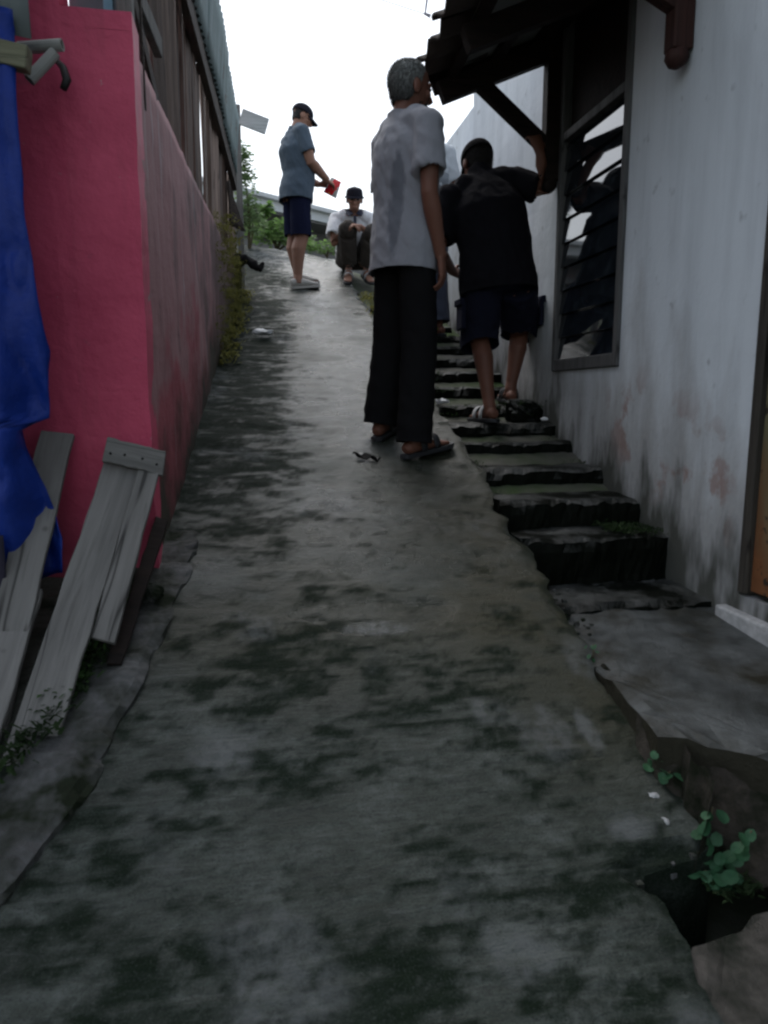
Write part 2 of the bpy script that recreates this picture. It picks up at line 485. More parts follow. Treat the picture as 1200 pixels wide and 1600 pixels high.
M = dict(
    ramp=m_ramp(),
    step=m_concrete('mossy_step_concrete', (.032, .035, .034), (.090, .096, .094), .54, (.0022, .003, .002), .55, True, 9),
    landing=m_concrete('landing_concrete', (.030, .035, .035), (.110, .120, .122), .42, (.020, .019, .014), .55, True, 6),
    pad=m_concrete('brown_pad_concrete', (.045, .040, .034), (.105, .095, .085), .44, (.010, .012, .009), .7, True, 9),
    kerb=m_concrete('kerb_concrete', (.045, .047, .048), (.115, .118, .12), .52, (.010, .013, .008), .65, False, 8),
    earth=m_concrete('damp_earth', (.045, .04, .03), (.09, .08, .06), .5, (.02, .028, .012), .9, False, 9),
    ground=m_concrete('hill_ground', (.07, .07, .06), (.13, .125, .11), .5, (.03, .045, .02), .9, False, 2),
    soil=m_concrete('dark_wet_soil', (.022, .018, .013), (.060, .050, .040), .5, (.008, .010, .006), .85, False, 16),
    stone=m_concrete('mossy_stone', (.09, .09, .085), (.2, .2, .19), .5, (.015, .02, .01), .75, False, 14),
    white=m_white(), pink=m_pink(), pinkold=m_pink_old(),
    plank=m_wood('weathered_brown_planks', (.20, .145, .115), (.38, .285, .24), 2, .85, .65),
    darkw=m_wood('dark_wood_and_shade', (.04, .032, .028), (.08, .065, .055), 1, .85, .2),  # dark fence wood, also colours the shade bar under the sheets
    greywood=m_wood('grey_board_wood', (.13, .128, .122), (.24, .236, .225), 2, .85, .25, .7),
    postw=m_wood('grey_post_wood', (.13, .13, .12), (.24, .24, .23), 2, .85, .3),
    palew=m_wood('pale_board_wood', (.42, .44, .44), (.56, .58, .58), 0, .8, .1),
    timber=m_wood('black_brown_timber', (.010, .007, .006), (.024, .015, .012), 0, .8, .2),
    redtimber=m_wood('dark_red_timber', (.028, .013, .011), (.06, .024, .019), 2, .65, .2),
    frame=m_wood('window_frame_wood', (.075, .075, .076), (.13, .132, .134), 2, .7, .2),
    tile=m_simple('old_roof_tile', (.055, .045, .04), .85, .25, .5, 20),
    soffit=m_simple('grey_soffit_sheet', (.30, .31, .29), .8, .3, .25, 6),
    sheet=m_sheet('teal_corrugated_sheet', (.13, .18, .18), (.22, .28, .28)),
    awn=m_sheet('grey_green_awning_sheet', (.12, .15, .155), (.19, .225, .23), (.14, .16, .15)),
    roofsheet=m_sheet('rusty_roof_sheet', (.10, .085, .075), (.18, .15, .13)),
    olive=m_wood('olive_trim_wood', (.13, .13, .085), (.22, .22, .15), 0, .8, .1),
    tarp=m_simple('blue_tarpaulin', (.006, .028, .21), .5, .22, .35, 9, .9),
    tarpdark=m_simple('dark_cloth', (.03, .028, .045), .8, .2, .3, 5, .35),
    lightblue=m_simple('light_blue_cloth', (.25, .50, .62), .8, .2, .15, 8),
    bluegrey=m_simple('blue_grey_panel', (.16, .20, .22), .7, .3, .2, 5),
    pipe=m_simple('old_grey_pipe', (.30, .31, .29), .55, .4, .3, 15),
    black=m_simple('black_rubber', (.012, .012, .012), .6, .4, .2, 20),
    door=m_door(), glass=m_glass(),
    doorframe=m_wood('dark_door_frame', (.035, .032, .028), (.07, .062, .052), 2, .7, .2),
    sill=m_concrete('pale_sill', (.42, .43, .44), (.55, .56, .57), .25, (.12, .12, .11), .6, False, 10),
    farwall=m_simple('far_grey_wall', (.20, .20, .205), .85, .25, .15, 1.5),
    fascia=m_simple('white_fascia', (.60, .63, .66), .7, .3, .12, 2),
    flat_black=m_simple('black_and_vent_shade', (.012, .012, .012), .9, .2, .1, 4),  # plain black for small dark things and the shade inside the vents
    leaf=m_leaf('round_leaf_green', (.035, .12, .055), (.075, .20, .10)),
    bush=m_leaf('bush_leaf_green', (.12, .24, .07), (.28, .42, .14)),
    paleleaf=m_leaf('pale_shrub_green', (.16, .26, .12), (.30, .40, .20)),
    moss=m_leaf('yellow_green_moss', (.13, .135, .035), (.26, .25, .075), .9),
    dmoss=m_leaf('dark_green_moss', (.014, .03, .010), (.03, .065, .016), .9),
    bgreen=m_leaf('fresh_weed_green', (.03, .075, .015), (.06, .13, .03), .8),
    stem=m_simple('brown_stem', (.09, .08, .045), .8),
    paper=m_simple('crumpled_white_plastic', (.75, .77, .80), .4, .4, .05, 20),
    packet=m_packet(),
    wire=m_simple('grey_wire', (.25, .24, .28), .6),
    skinA=m_skin('brown_skin', (.165, .072, .048)),
    skinB=m_skin('tan_skin', (.30, .155, .105)),
    hairgrey=m_hair('grey_hair', (.08, .085, .085), (.32, .34, .33), (.07, .07, .075)),
    hairdark=m_hair('black_hair', (.008, .007, .007), (.03, .028, .027)),
    eye=m_simple('dark_eye', (.02, .015, .012), .2, .5, .1, 5, 0),
    tee_grey=m_cloth('grey_tee', (.285, .295, .33), .10, .92, (.125, .135, .16),
                     [(-.02, -.10, 1.13, .030, .14, .20), (-.135, -.02, 1.13, .035, .12, .13), (-.04, -.08, .98, .022, .14, .17)]),
    trs_black=m_cloth('black_trousers', (.010, .010, .011), .2),
    tee_black=m_cloth('black_tee', (.010, .010, .013), .2),
    shorts_navy=m_cloth('navy_cargo_shorts', (.016, .018, .034), .2),
    tee_slate=m_cloth('slate_blue_tee', (.085, .115, .15), .15),
    shorts_blue=m_cloth('navy_shorts', (.013, .016, .04), .2),
    polo=m_cloth('white_polo', (.80, .81, .83), .05),
    collar=m_cloth('dark_collar', (.03, .034, .055), .15),
    trs_olive=m_cloth('dark_olive_trousers', (.055, .047, .040), .25),
    tee_white=m_cloth('white_tee', (.60, .64, .68), .06),
    band=m_cloth('grey_band_cloth', (.28, .31, .34), .15),
    trs_blue=m_cloth('blue_grey_trousers', (.06, .07, .10), .2),
    cap=m_cloth('dark_cap', (.022, .022, .03), .2),
    capb=m_cloth('black_cap', (.008, .008, .009), .2),
    shoe=m_simple('off_white_shoe', (.48, .46, .43), .7, .3, .2, 20),
    sandal=m_simple('dark_sandal', (.018, .02, .024), .6, .4, .3, 25),
    strap=m_simple('pale_strap', (.40, .41, .42), .6, .3, .2, 30),
)

# ------------------------------------------------------------------ mesh helpers
class Acc:
    def __init__(s):
        s.v, s.f = [], []
    def add(s, vs, fs):
        b = len(s.v)
        s.v += [tuple(v) for v in vs]
        s.f += [tuple(i + b for i in f) for f in fs]
        return s
    def box(s, c, size, rot=None):
        c = V(c)
        hx, hy, hz = [a / 2 for a in size]
        vs = []
        for x in (-hx, hx):
            for y in (-hy, hy):
                for z in (-hz, hz):
                    p = V((x, y, z))
                    if rot is not None:
                        p = rot @ p
                    vs.append(c + p)
        return s.add(vs, [(0, 1, 3, 2), (4, 6, 7, 5), (0, 4, 5, 1), (2, 3, 7, 6), (0, 2, 6, 4), (1, 5, 7, 3)])
    def bar(s, a, b, w, h, up=(0, 0, 1)):
        a, b = V(a), V(b)
        d = (b - a)
        L = d.length
        d.normalize()
        x = d.cross(V(up)).normalized()
        z = x.cross(d)
        rot = Matrix((x, d, z)).transposed()
        return s.box((a + b) / 2, (w, L, h), rot)
    def loft(s, rings, n=16, cap=True):
        # ring: (centre, rx, ry, xdir)
        C = [V(r[0]) for r in rings]
        b = len(s.v)
        for i, r in enumerate(rings):
            t = (C[min(i + 1, len(C) - 1)] - C[max(i - 1, 0)])
            if i and t.dot(C[i] - C[0]) < 0:
                t = C[i] - C[0]
            if t.length < 1e-6:
                t = V((0, 0, 1))
            t.normalize()
            xd = V(r[3]) if len(r) > 3 and r[3] is not None else (V((1, 0, 0)) if abs(t.x) < .9 else V((0, 1, 0)))
            u = xd - t * xd.dot(t)
            u.normalize()
            w = t.cross(u)
            for k in range(n):
                a = 2 * math.pi * k / n
                s.v.append(tuple(C[i] + u * (r[1] * math.cos(a)) + w * (r[2] * math.sin(a))))
        m = len(rings)
        for i in range(m - 1):
            for k in range(n):
                k2 = (k + 1) % n
                s.f.append((b + i * n + k, b + i * n + k2, b + (i + 1) * n + k2, b + (i + 1) * n + k))
        if cap:
            s.f.append(tuple(b + k for k in reversed(range(n))))
            s.f.append(tuple(b + (m - 1) * n + k for k in range(n)))
        return s
    def tube(s, pts, r, n=8):
        rr = r if isinstance(r, (list, tuple)) else [r] * len(pts)
        return s.loft([(p, q, q) for p, q in zip(pts, rr)], n)
    def ball(s, c, r, ax=None, nu=14, nv=10):
        c = V(c)
        ax = ax or (V((1, 0, 0)), V((0, 1, 0)), V((0, 0, 1)))
        b = len(s.v)
        P = lambda a, t: c + ax[0] * (r[0] * math.sin(t) * math.cos(a)) + ax[1] * (r[1] * math.sin(t) * math.sin(a)) + ax[2] * (r[2] * math.cos(t))
        s.v.append(tuple(P(0, 0)))
        for j in range(1, nv):
            for i in range(nu):
                s.v.append(tuple(P(2 * math.pi * i / nu, math.pi * j / nv)))
        s.v.append(tuple(P(0, math.pi)))
        last = len(s.v) - 1
        flip = ax[0].cross(ax[1]).dot(ax[2]) < 0
        fs = []
        for i in range(nu):
            i2 = (i + 1) % nu
            fs.append((b, b + 1 + i, b + 1 + i2))
            for j in range(nv - 2):
                o = b + 1 + j * nu
                fs.append((o + i, o + nu + i, o + nu + i2, o + i2))
            o = b + 1 + (nv - 2) * nu
            fs.append((o + i, last, o + i2))
        s.f += [tuple(reversed(f)) for f in fs] if flip else fs
        return s
    def grid(s, fn, nu, nv):
        b = len(s.v)
        for j in range(nv + 1):
            for i in range(nu + 1):
                s.v.append(tuple(fn(i / nu, j / nv)))
        for j in range(nv):
            for i in range(nu):
                o = b + j * (nu + 1) + i
                s.f.append((o, o + 1, o + nu + 2, o + nu + 1))
        return s
    def mesh(s, name):
        me = bpy.data.meshes.new(name)
        me.from_pydata(s.v, [], s.f)
        me.update()
        return me

LOC = {}

def tag(o, label=None, cat=None, group=None, kind=None):
    for k, v in (('label', label), ('category', cat), ('group', group), ('kind', kind)):
        if v:
            o[k] = v
    return o

def root(name, loc, label, cat, group=None):
    o = bpy.data.objects.new(name, None)
    o.empty_display_size = .1
    SC.collection.objects.link(o)
    o.location = loc
    LOC[o.name] = V(loc)
    return tag(o, label, cat, group)

def mk(name, geo, mat, parent=None, smooth=False, label=None, cat=None, group=None, kind=None, bevel=0, local=False, loc=None, seg=2):
    me = geo.mesh(name) if isinstance(geo, Acc) else geo
    o = bpy.data.objects.new(name, me)
    SC.collection.objects.link(o)
    base = LOC[parent.name] if parent is not None else V((0, 0, 0))
    if parent is not None:
        o.parent = parent
        LOC[o.name] = base
    else:
        LOC[o.name] = V(loc) if loc is not None else V((0, 0, 0))
    if not local:
        off = LOC[o.name]
        if off.length > 0:
            me.transform(Matrix.Translation(-off))
    if parent is None and loc is not None:
        o.location = loc
    elif parent is not None and loc is not None:      # piece-local mesh placed in world
        o.location = V(loc) - base
    if mat is not None:
        me.materials.clear()
        me.materials.append(M[mat] if isinstance(mat, str) else mat)
    if smooth:
        me.polygons.foreach_set('use_smooth', [True] * len(me.polygons))
    if bevel:
        b = o.modifiers.new('bevel', 'BEVEL')
        b.width = bevel
        b.segments = seg
        b.limit_method = 'ANGLE'
    return tag(o, label, cat, group, kind)

def vox(acc, voxel, smooth=3, name='m'):
    me = acc.mesh(name)
    o = bpy.data.objects.new('tmp', me)
    SC.collection.objects.link(o)
    r = o.modifiers.new('r', 'REMESH')
    r.mode = 'VOXEL'
    r.voxel_size = voxel
    r.adaptivity = 0
    if smooth:
        s = o.modifiers.new('s', 'SMOOTH')
        s.factor = .5
        s.iterations = smooth
    dg = bpy.context.evaluated_depsgraph_get()
    out = bpy.data.meshes.new_from_object(o.evaluated_get(dg))
    bpy.data.objects.remove(o)
    bpy.data.meshes.remove(me)
    return out

def coords(me):
    n = len(me.vertices)
    a = np.empty(n * 3)
    me.vertices.foreach_get('co', a)
    b = np.empty(n * 3)
    me.vertex_normals.foreach_get('vector', b)
    return a.reshape(-1, 3), b.reshape(-1, 3)

def setco(me, a):
    me.vertices.foreach_set('co', a.reshape(-1))
    me.update()

def cut(me, planes):
    bm = bmesh.new()
    bm.from_mesh(me)
    for p, n, rad in planes:
        p = V(p)
        fs = [f for f in bm.faces if (f.calc_center_median() - p).length < rad]
        g = set(fs)
        for f in fs:
            g.update(f.edges)
            g.update(f.verts)
        bmesh.ops.bisect_plane(bm, geom=list(g), plane_co=p, plane_no=V(n), clear_outer=True)
    bm.to_mesh(me)
    bm.free()
    return me

def roughen(me, amp, freq, seed=0, aniso=(1, 1, 1)):
    a, n = coords(me)
    d = fbm(a[:, 0] * freq * aniso[0], a[:, 1] * freq * aniso[1], a[:, 2] * freq * aniso[2], seed, 4)
    setco(me, a + n * (d * amp)[:, None])
    return me

def shell(o, t=.004):
    s = o.modifiers.new('thickness', 'SOLIDIFY')
    s.thickness = t
    s.offset = -1
    return o

# ================================================================== SETTING
def build_ground():
    xs = np.concatenate([np.linspace(-300, -8, 9), np.linspace(-6, 8, 29), np.linspace(11, 300, 9)])
    ys = np.concatenate([np.linspace(-300, -8, 9), np.linspace(-6, 14, 81), np.linspace(18, 500, 9)])
    X, Y = np.meshgrid(xs, ys)
    Z = hill(X, Y) - .07
    Z = Z - .22 * sst(.6, .95, X) * sst(3.0, 2.4, Y)
    nx, ny = len(xs), len(ys)
    vs = np.stack([X, Y, Z], -1).reshape(-1, 3)
    i = np.arange(nx - 1)
    j = np.arange(ny - 1)
    I, J = np.meshgrid(i, j)
    o = (J * nx + I).reshape(-1)
    f = np.stack([o, o + 1, o + nx + 1, o + nx], -1)
    me = bpy.data.meshes.new('ground')
    me.from_pydata(vs.tolist(), [], f.tolist())
    mk('ground', me, 'ground', smooth=True, kind='structure')

build_ground()

def ramp_edge(y):             # right edge of the ramp
    e = .955 + .035 * fbm(y * 2.3, 0 * y, 3.1, 5, 3)
    return e - .19 * sst(1.315, 1.275, y) + .030 * fbm(y * 15, 0 * y, 1.1, 6, 4)

def build_ramp():
    xs = np.concatenate([np.linspace(-1.6, -.62, 22)[:-1], np.linspace(-.62, 1.06, 142)])
    ys = [-2.5]
    while ys[-1] < 9.3:
        y = ys[-1]
        ys.append(y + (.12 if y < .55 else .0085 + .0032 * (y - .55)))
    ys = np.array(ys)
    X, Y = np.meshgrid(xs, ys)
    E = ramp_edge(Y)
    X = np.where(X > .5, .5 + (X - .5) * (E - .5) / (xs[-1] - .5), X)
    Z = hill(X, Y)
    n_big = fbm(X * 1.3, Y * 1.1, 0, 1, 3)
    n_mid = fbm(X * 3.2, Y * 9.0, 0, 2, 4)
    n_fin = fbm(X * 10, Y * 42, 0, 3, 4, .6)
    up = sst(1.5, 2.6, Y)
    Z = Z + .016 * n_big + (.004 + .014 * up) * n_mid + (.004 + .004 * up) * n_fin
    broom = np.sin(2 * np.pi * (Y / .040 + .35 * fbm(X * 1.2, Y * 3, 0, 8, 3)))
    Z = Z + .0045 * broom * sst(2.1, 1.5, Y) * (.5 + .5 * fbm(X * 4, Y * 6, 0, 9, 3))
    # broken ledges across the slope
    crack = 0 * X
    for y0, amp, s in ((2.93, .016, 21), (3.55, .012, 22), (2.62, .010, 23), (4.3, .012, 24), (5.2, .012, 25), (2.33, .008, 26)):
        yy = Y - y0 - .10 * fbm(X * 2.6, 0 * X, 0, s, 4) - .05 * X
        msk = sst(-.15, .35, fbm(X * 2.1, Y * .6, 0, s + 40, 2))
        Z = Z - amp * msk * np.exp(-np.maximum(yy, 0) / .10) * sst(-.012, .004, yy)
        crack = np.maximum(crack, msk * np.exp(-(yy / .012) ** 2))
    # broken shallow patch
    e = ((X - .36) / .27) ** 2 + ((Y - 2.12) / .085) ** 2 + .9 * fbm(X * 7, Y * 11, 0, 31, 3)
    patch = sst(1.05, .8, e)
    Z = Z - .014 * patch
    # hollow at the lower right corner
    e2 = ((X - .88) / .14) ** 2 + ((Y - 1.27) / .055) ** 2 + .7 * fbm(X * 9, Y * 9, 0, 33, 3)
    pit = sst(1.15, .75, e2)
    Z = Z - .02 * pit
    side = sst(-.03, 0, X - E + .02 * n_mid)
    Z = Z - .010 * sst(-.04, 0, X - E + .02 * n_fin) * (.6 + .8 * n_mid)
    # masks
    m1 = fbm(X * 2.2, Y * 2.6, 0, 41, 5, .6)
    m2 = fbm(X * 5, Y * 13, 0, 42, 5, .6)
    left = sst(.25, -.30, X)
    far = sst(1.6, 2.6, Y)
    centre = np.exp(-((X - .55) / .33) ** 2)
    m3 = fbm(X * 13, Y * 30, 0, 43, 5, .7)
    band = sst(.38, .02, X - .05 * (Y - 4) + .18 * m1) * sst(2.2, 3.2, Y)  # darker strip along the left side, further up the slope
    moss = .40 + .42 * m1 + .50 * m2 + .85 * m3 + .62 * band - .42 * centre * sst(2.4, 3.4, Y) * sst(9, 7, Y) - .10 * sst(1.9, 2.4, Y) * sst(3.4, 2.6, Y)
    moss = moss - .35 * sst(7.2, 8.0, Y) * sst(-.2, .2, X)
    bl = sst(.85, .35, np.sqrt(((X + .05) / .55) ** 2 + ((Y - 1.15) / .28) ** 2))
    moss = moss + .22 * bl
    pv = np.sin(2 * np.pi * (X + .08 * m1) / .075) * np.sin(2 * np.pi * (Y + .1 * m1) / .06)
    moss = moss + .10 * pv * sst(1.9, 1.4, Y)
    moss = moss + .30 * sst(-.1, .9, broom) * sst(2.2, 1.5, Y) * sst(-.2, .3, m2 + m1)
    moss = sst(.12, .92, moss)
    moss = np.maximum(moss, .9 * pit)  # the hollow is set near-black as well
    moss = np.maximum(moss, .95 * crack)  # dark lines painted along the ledge edges in place of their shade
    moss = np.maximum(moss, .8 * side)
    brown = np.clip(sst(.45, .85, X) * sst(1.25, 1.7, Y) * sst(4.6, 3.4, Y) * (.75 + .8 * m1) + .6 * sst(1.6, 2.1, Y) * sst(3.0, 2.4, Y) * sst(-.1, .5, m1 + .3), 0, 1)
    pale = np.clip(sst(.25, .5, fbm(X * 4.3, Y * 4.3, 0, 51, 4)) * .4, 0, 1)
    for cx, cy, rx, ry in ((-.10, 1.66, .10, .08), (.80, 1.37, .06, .035), (.82, 1.62, .025, .08), (.34, 2.06, .10, .03)):
        q = ((X - cx) / rx) ** 2 + ((Y - cy) / ry) ** 2 + .8 * fbm(X * 11, Y * 11, 0, 53, 3)
        pale = np.maximum(pale, .55 * sst(1.3, .3, q))
    pale = np.maximum(pale, .75 * sst(7.3, 8.1, Y) * sst(-.3, .3, X + .4 * m1))
    wet = np.clip(sst(-.35, .35, fbm(X * 2.7, Y * 2.5, 0, 61, 3) + .35 * centre * sst(2.2, 3.2, Y)), 0, 1)
    wet = wet * sst(1.7, 2.6, Y) * (1 - .9 * band)
    wet = np.maximum(wet, patch)
    nx, ny = len(xs), len(ys)
    vs = np.stack([X, Y, Z], -1).reshape(-1, 3)
    I, J = np.meshgrid(np.arange(nx - 1), np.arange(ny - 1))
    o = (J * nx + I).reshape(-1)
    f = np.stack([o, o + 1, o + nx + 1, o + nx], -1)
    # nothing left of the wall line beyond the corner
    cx = (X[:-1, :-1]).reshape(-1)
    cy = (Y[:-1, :-1]).reshape(-1)
    keep = ~((cy > 2.5) & (cx < wall_x(cy) - .12))
    f = f[keep]
    lastc = np.arange(ny) * nx + nx - 1          # vertical side along the right edge
    b = len(vs)
    low = vs[lastc].copy()
    low[:, 2] -= .30
    low[:, 0] -= .02 + .03 * fbm(low[:, 1] * 9, 0 * low[:, 1], 0, 65, 3)
    vs = np.concatenate([vs, low])
    sidef = np.stack([lastc[:-1], b + np.arange(ny - 1), b + np.arange(1, ny), lastc[1:]], -1)
    f = np.concatenate([f, sidef])
    me = bpy.data.meshes.new('path')
    me.from_pydata(vs.tolist(), [], f.tolist())
    ext = lambda q, v: np.concatenate([np.clip(q, 0, 1).reshape(-1), np.full(ny, v)]).astype(np.float32)
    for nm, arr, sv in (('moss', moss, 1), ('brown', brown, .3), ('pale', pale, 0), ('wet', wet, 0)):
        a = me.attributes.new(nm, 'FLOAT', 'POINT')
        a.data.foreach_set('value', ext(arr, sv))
    me.polygons.foreach_set('use_smooth', [True] * len(me.polygons))
    me.set_sharp_from_angle(angle=R(50))
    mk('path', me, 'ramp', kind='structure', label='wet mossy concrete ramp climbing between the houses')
    return xs, ys, Z

build_ramp()

def slab(name, outline, zf, depth, mat, res=.03, kind='structure', amp=.006, seed=0, parent=None, label=None, bev=.012):
    """irregular slab: outline polygon (x,y) -> top grid is a fan-free bmesh triangulation"""
    dense = []
    for (xa, ya), (xb, yb) in zip(outline, outline[1:] + outline[:1]):
        L_ = math.hypot(xb - xa, yb - ya)
        n_ = max(1, int(L_ / .035)) if L_ < .8 else 12
        for k_ in range(n_):
            t_ = k_ / n_
            x, y = xa + (xb - xa) * t_, ya + (yb - ya) * t_
            if n_ > 1 and L_ < .8:
                x += .022 * fbm(x * 7, y * 7, 2.2, seed, 4, .6) + .010 * fbm(x * 30, y * 30, 2, seed + 1, 2)
                y += .022 * fbm(x * 7, y * 7, 7.7, seed, 4, .6) + .010 * fbm(x * 30, y * 30, 8, seed + 1, 2)
            dense.append((x, y))
    outline = dense
    bm = bmesh.new()
    top = [bm.verts.new((x, y, zf(x, y))) for x, y in outline]
    f = bm.faces.new(top)
    bmesh.ops.triangulate(bm, faces=[f])
    for it in range(5):
        es = [e for e in bm.edges if e.calc_length() > res * 2.2]
        if not es:
            break
        bmesh.ops.subdivide_edges(bm, edges=es, cuts=1, use_grid_fill=False)
        bmesh.ops.triangulate(bm, faces=[q for q in bm.faces if len(q.verts) > 3])
    for v in bm.verts:
        edge = any(len(e.link_faces) == 1 for e in v.link_edges)
        x, y = v.co.x, v.co.y
        v.co.z = zf(x, y) + amp * float(fbm(x * 7, y * 7, 0, seed, 4)) + amp * .5 * fbm(x * 26, y * 26, 0, seed + 2, 3) - (bev * (.5 + abs(fbm(x * 12, y * 12, 4, seed, 2)) * 2) if edge else 0)
        if edge:
            v.co.x += .012 * float(fbm(x * 9, y * 9, 1, seed + 3, 3))
            v.co.y += .012 * float(fbm(x * 9, y * 9, 5, seed + 5, 3))
    be = [e for e in bm.edges if len(e.link_faces) == 1]
    r = bmesh.ops.extrude_edge_only(bm, edges=be)
    nv = [g for g in r['geom'] if isinstance(g, bmesh.types.BMVert)]
    for v in nv:
        v.co.z -= depth
        v.co.x += .02 * float(fbm(v.co.x * 8, v.co.y * 8, 9, seed, 3))
    bmesh.ops.recalc_face_normals(bm, faces=bm.faces)
    if sum(q.normal.z for q in bm.faces) < 0:
        bmesh.ops.reverse_faces(bm, faces=bm.faces)
    me = bpy.data.meshes.new(name)
    bm.to_mesh(me)
    bm.free()
    return mk(name, me, mat, parent, smooth=False, kind=kind, label=label)

land_z = lambda x, y: .775 - .085 * (2.2 - y)
slab('landing', [(.99, 2.55), (.985, 2.2), (.95, 1.95), (.935, 1.75), (.928, 1.60), (.935, 1.50), (1.02, 1.42), (1.13, 1.345), (1.35, 1.23), (1.75, 1.05), (3.2, .6), (3.2, 2.55)],
     land_z, .32, 'landing', .05, seed=71, amp=.008)
slab('pavement', [(.765, .2), (.76, .9), (.755, 1.06), (.80, 1.13), (.93, 1.15), (1.06, 1.19), (1.5, 1.22), (3.2, 1.1), (3.2, -2), (.78, -2)],
     lambda x, y: gzf(y) - .015 - .04 * max(0, x - 1.0), .22, 'pad', .06, seed=73, amp=.010)

# raised concrete kerb along the left of the ramp
def build_kerb():
    path = [(-.285, 2.60), (-.30, 2.35), (-.345, 2.05), (-.385, 1.82), (-.44, 1.60), (-.54, 1.40), (-.72, 1.15), (-1.0, .85), (-1.4, .5)]
    P = [V((x, y, 0)) for x, y in path]
    dense = []
    for a, b in zip(P[:-1], P[1:]):
        for k in range(14):
            dense.append(a.lerp(b, k / 14))
    a = Acc()
    prof = [(.075, -.06), (.068, .004), (.062, .016), (.035, .024), (.0, .030), (-.05, .036), (-.10, .036), (-.125, 0.0), (-.15, -.08)]
    rows = []
    for i, p in enumerate(dense):
        t = (dense[min(i + 1, len(dense) - 1)] - dense[max(i - 1, 0)]).normalized()
        s = V((t.y, -t.x, 0))
        s = -s if s.x < 0 else s
        row = []
        for k, (u, h) in enumerate(prof):
            q = p + s * u
            nz = float(fbm(q.x * 6, q.y * 6, k * .3, 81, 4))
            n2_ = fbm(q.x * 22, q.y * 22, k * 1.7, 82, 3)
            row.append((q.x + .03 * nz + .012 * n2_, q.y, float(hill(q.x, q.y)) + h + .020 * nz + .012 * n2_))
        rows.append(row)
    n = len(prof)
    vs = [v for r in rows for v in r]
    fs = [(i * n + k, i * n + k + 1, (i + 1) * n + k + 1, (i + 1) * n + k) for i in range(len(rows) - 1) for k in range(n - 1)]
    a.add(vs, fs)
    mk('kerb', a, 'kerb', smooth=False, kind='structure', label='low broken concrete kerb between ramp and leaning boards')
build_kerb()

# earth bank in front of the pink wall
def build_bank():
    a = Acc()
    a.grid(lambda u, v: (lambda x, y: (x, y, float(hill(x, y)) - .005 + .03 * sst(-.6, -.9, x) + .02 * float(fbm(x * 8, y * 8, 0, 85, 4))))(-2.4 + u * (2.4 + float(np.interp(-.3 + v * 2.64, [-.3, .5, .85, 1.15, 1.40, 1.60, 1.82, 2.05, 2.35], [-2.3, -1.46, -1.07, -.79, -.61, -.51, -.455, -.415, -.37]))), -.3 + v * 2.64), 70, 80)
    mk('earth_bank', a, 'earth', smooth=True, kind='structure')
build_bank()

# soil and rubble filling the gap beside the landing and below its front edge
def land_edge(y):
    return float(np.interp(y, [1.5, 1.6, 1.75, 1.95, 2.2, 2.4], [.94, .93, .937, .952, .987, .99]))
def gully(u, v):
    y = 1.30 + 1.02 * v
    x0 = float(ramp_edge(np.array(y))) - .015
    x1 = max(land_edge(y) + .012, x0 + .03)
    x = x0 + (x1 - x0) * u
    zr = gzf(y)
    zl = land_z(x, y) - .018
    prof = np.interp(u, [0, .2, .45, .8, 1], [zr - .06, zr - .15, zr - .12, (zr + zl) / 2 - .03, zl])
    n = fbm(x * 14, y * 14, 0, 141, 4)
    return (x + .01 * n, y, float(prof) + .03 * n)
mk('gully_soil', Acc().grid(gully, 14, 110), 'soil', smooth=False, kind='structure')
def skirt(u, v):
    px_, py_ = [.925, .935, 1.02, 1.13, 1.35, 1.75], [1.58, 1.50, 1.42, 1.345, 1.23, 1.05]
    x = .925 + .825 * u
    y = float(np.interp(x, px_, py_))
    n = fbm(x * 12, y * 12, v * 2, 143, 4)
    out = -.02 + (.11 + .06 * n) * v
    x, y = x - .52 * out, y - .85 * out
    z = land_z(x, y) - .022 - .03 * v ** .5 - v * (.20 + .05 * n)
    return (x, y + .015 * n, z + .02 * n)
mk('bank_soil', Acc().grid(skirt, 80, 16), 'soil', smooth=False, kind='structure')

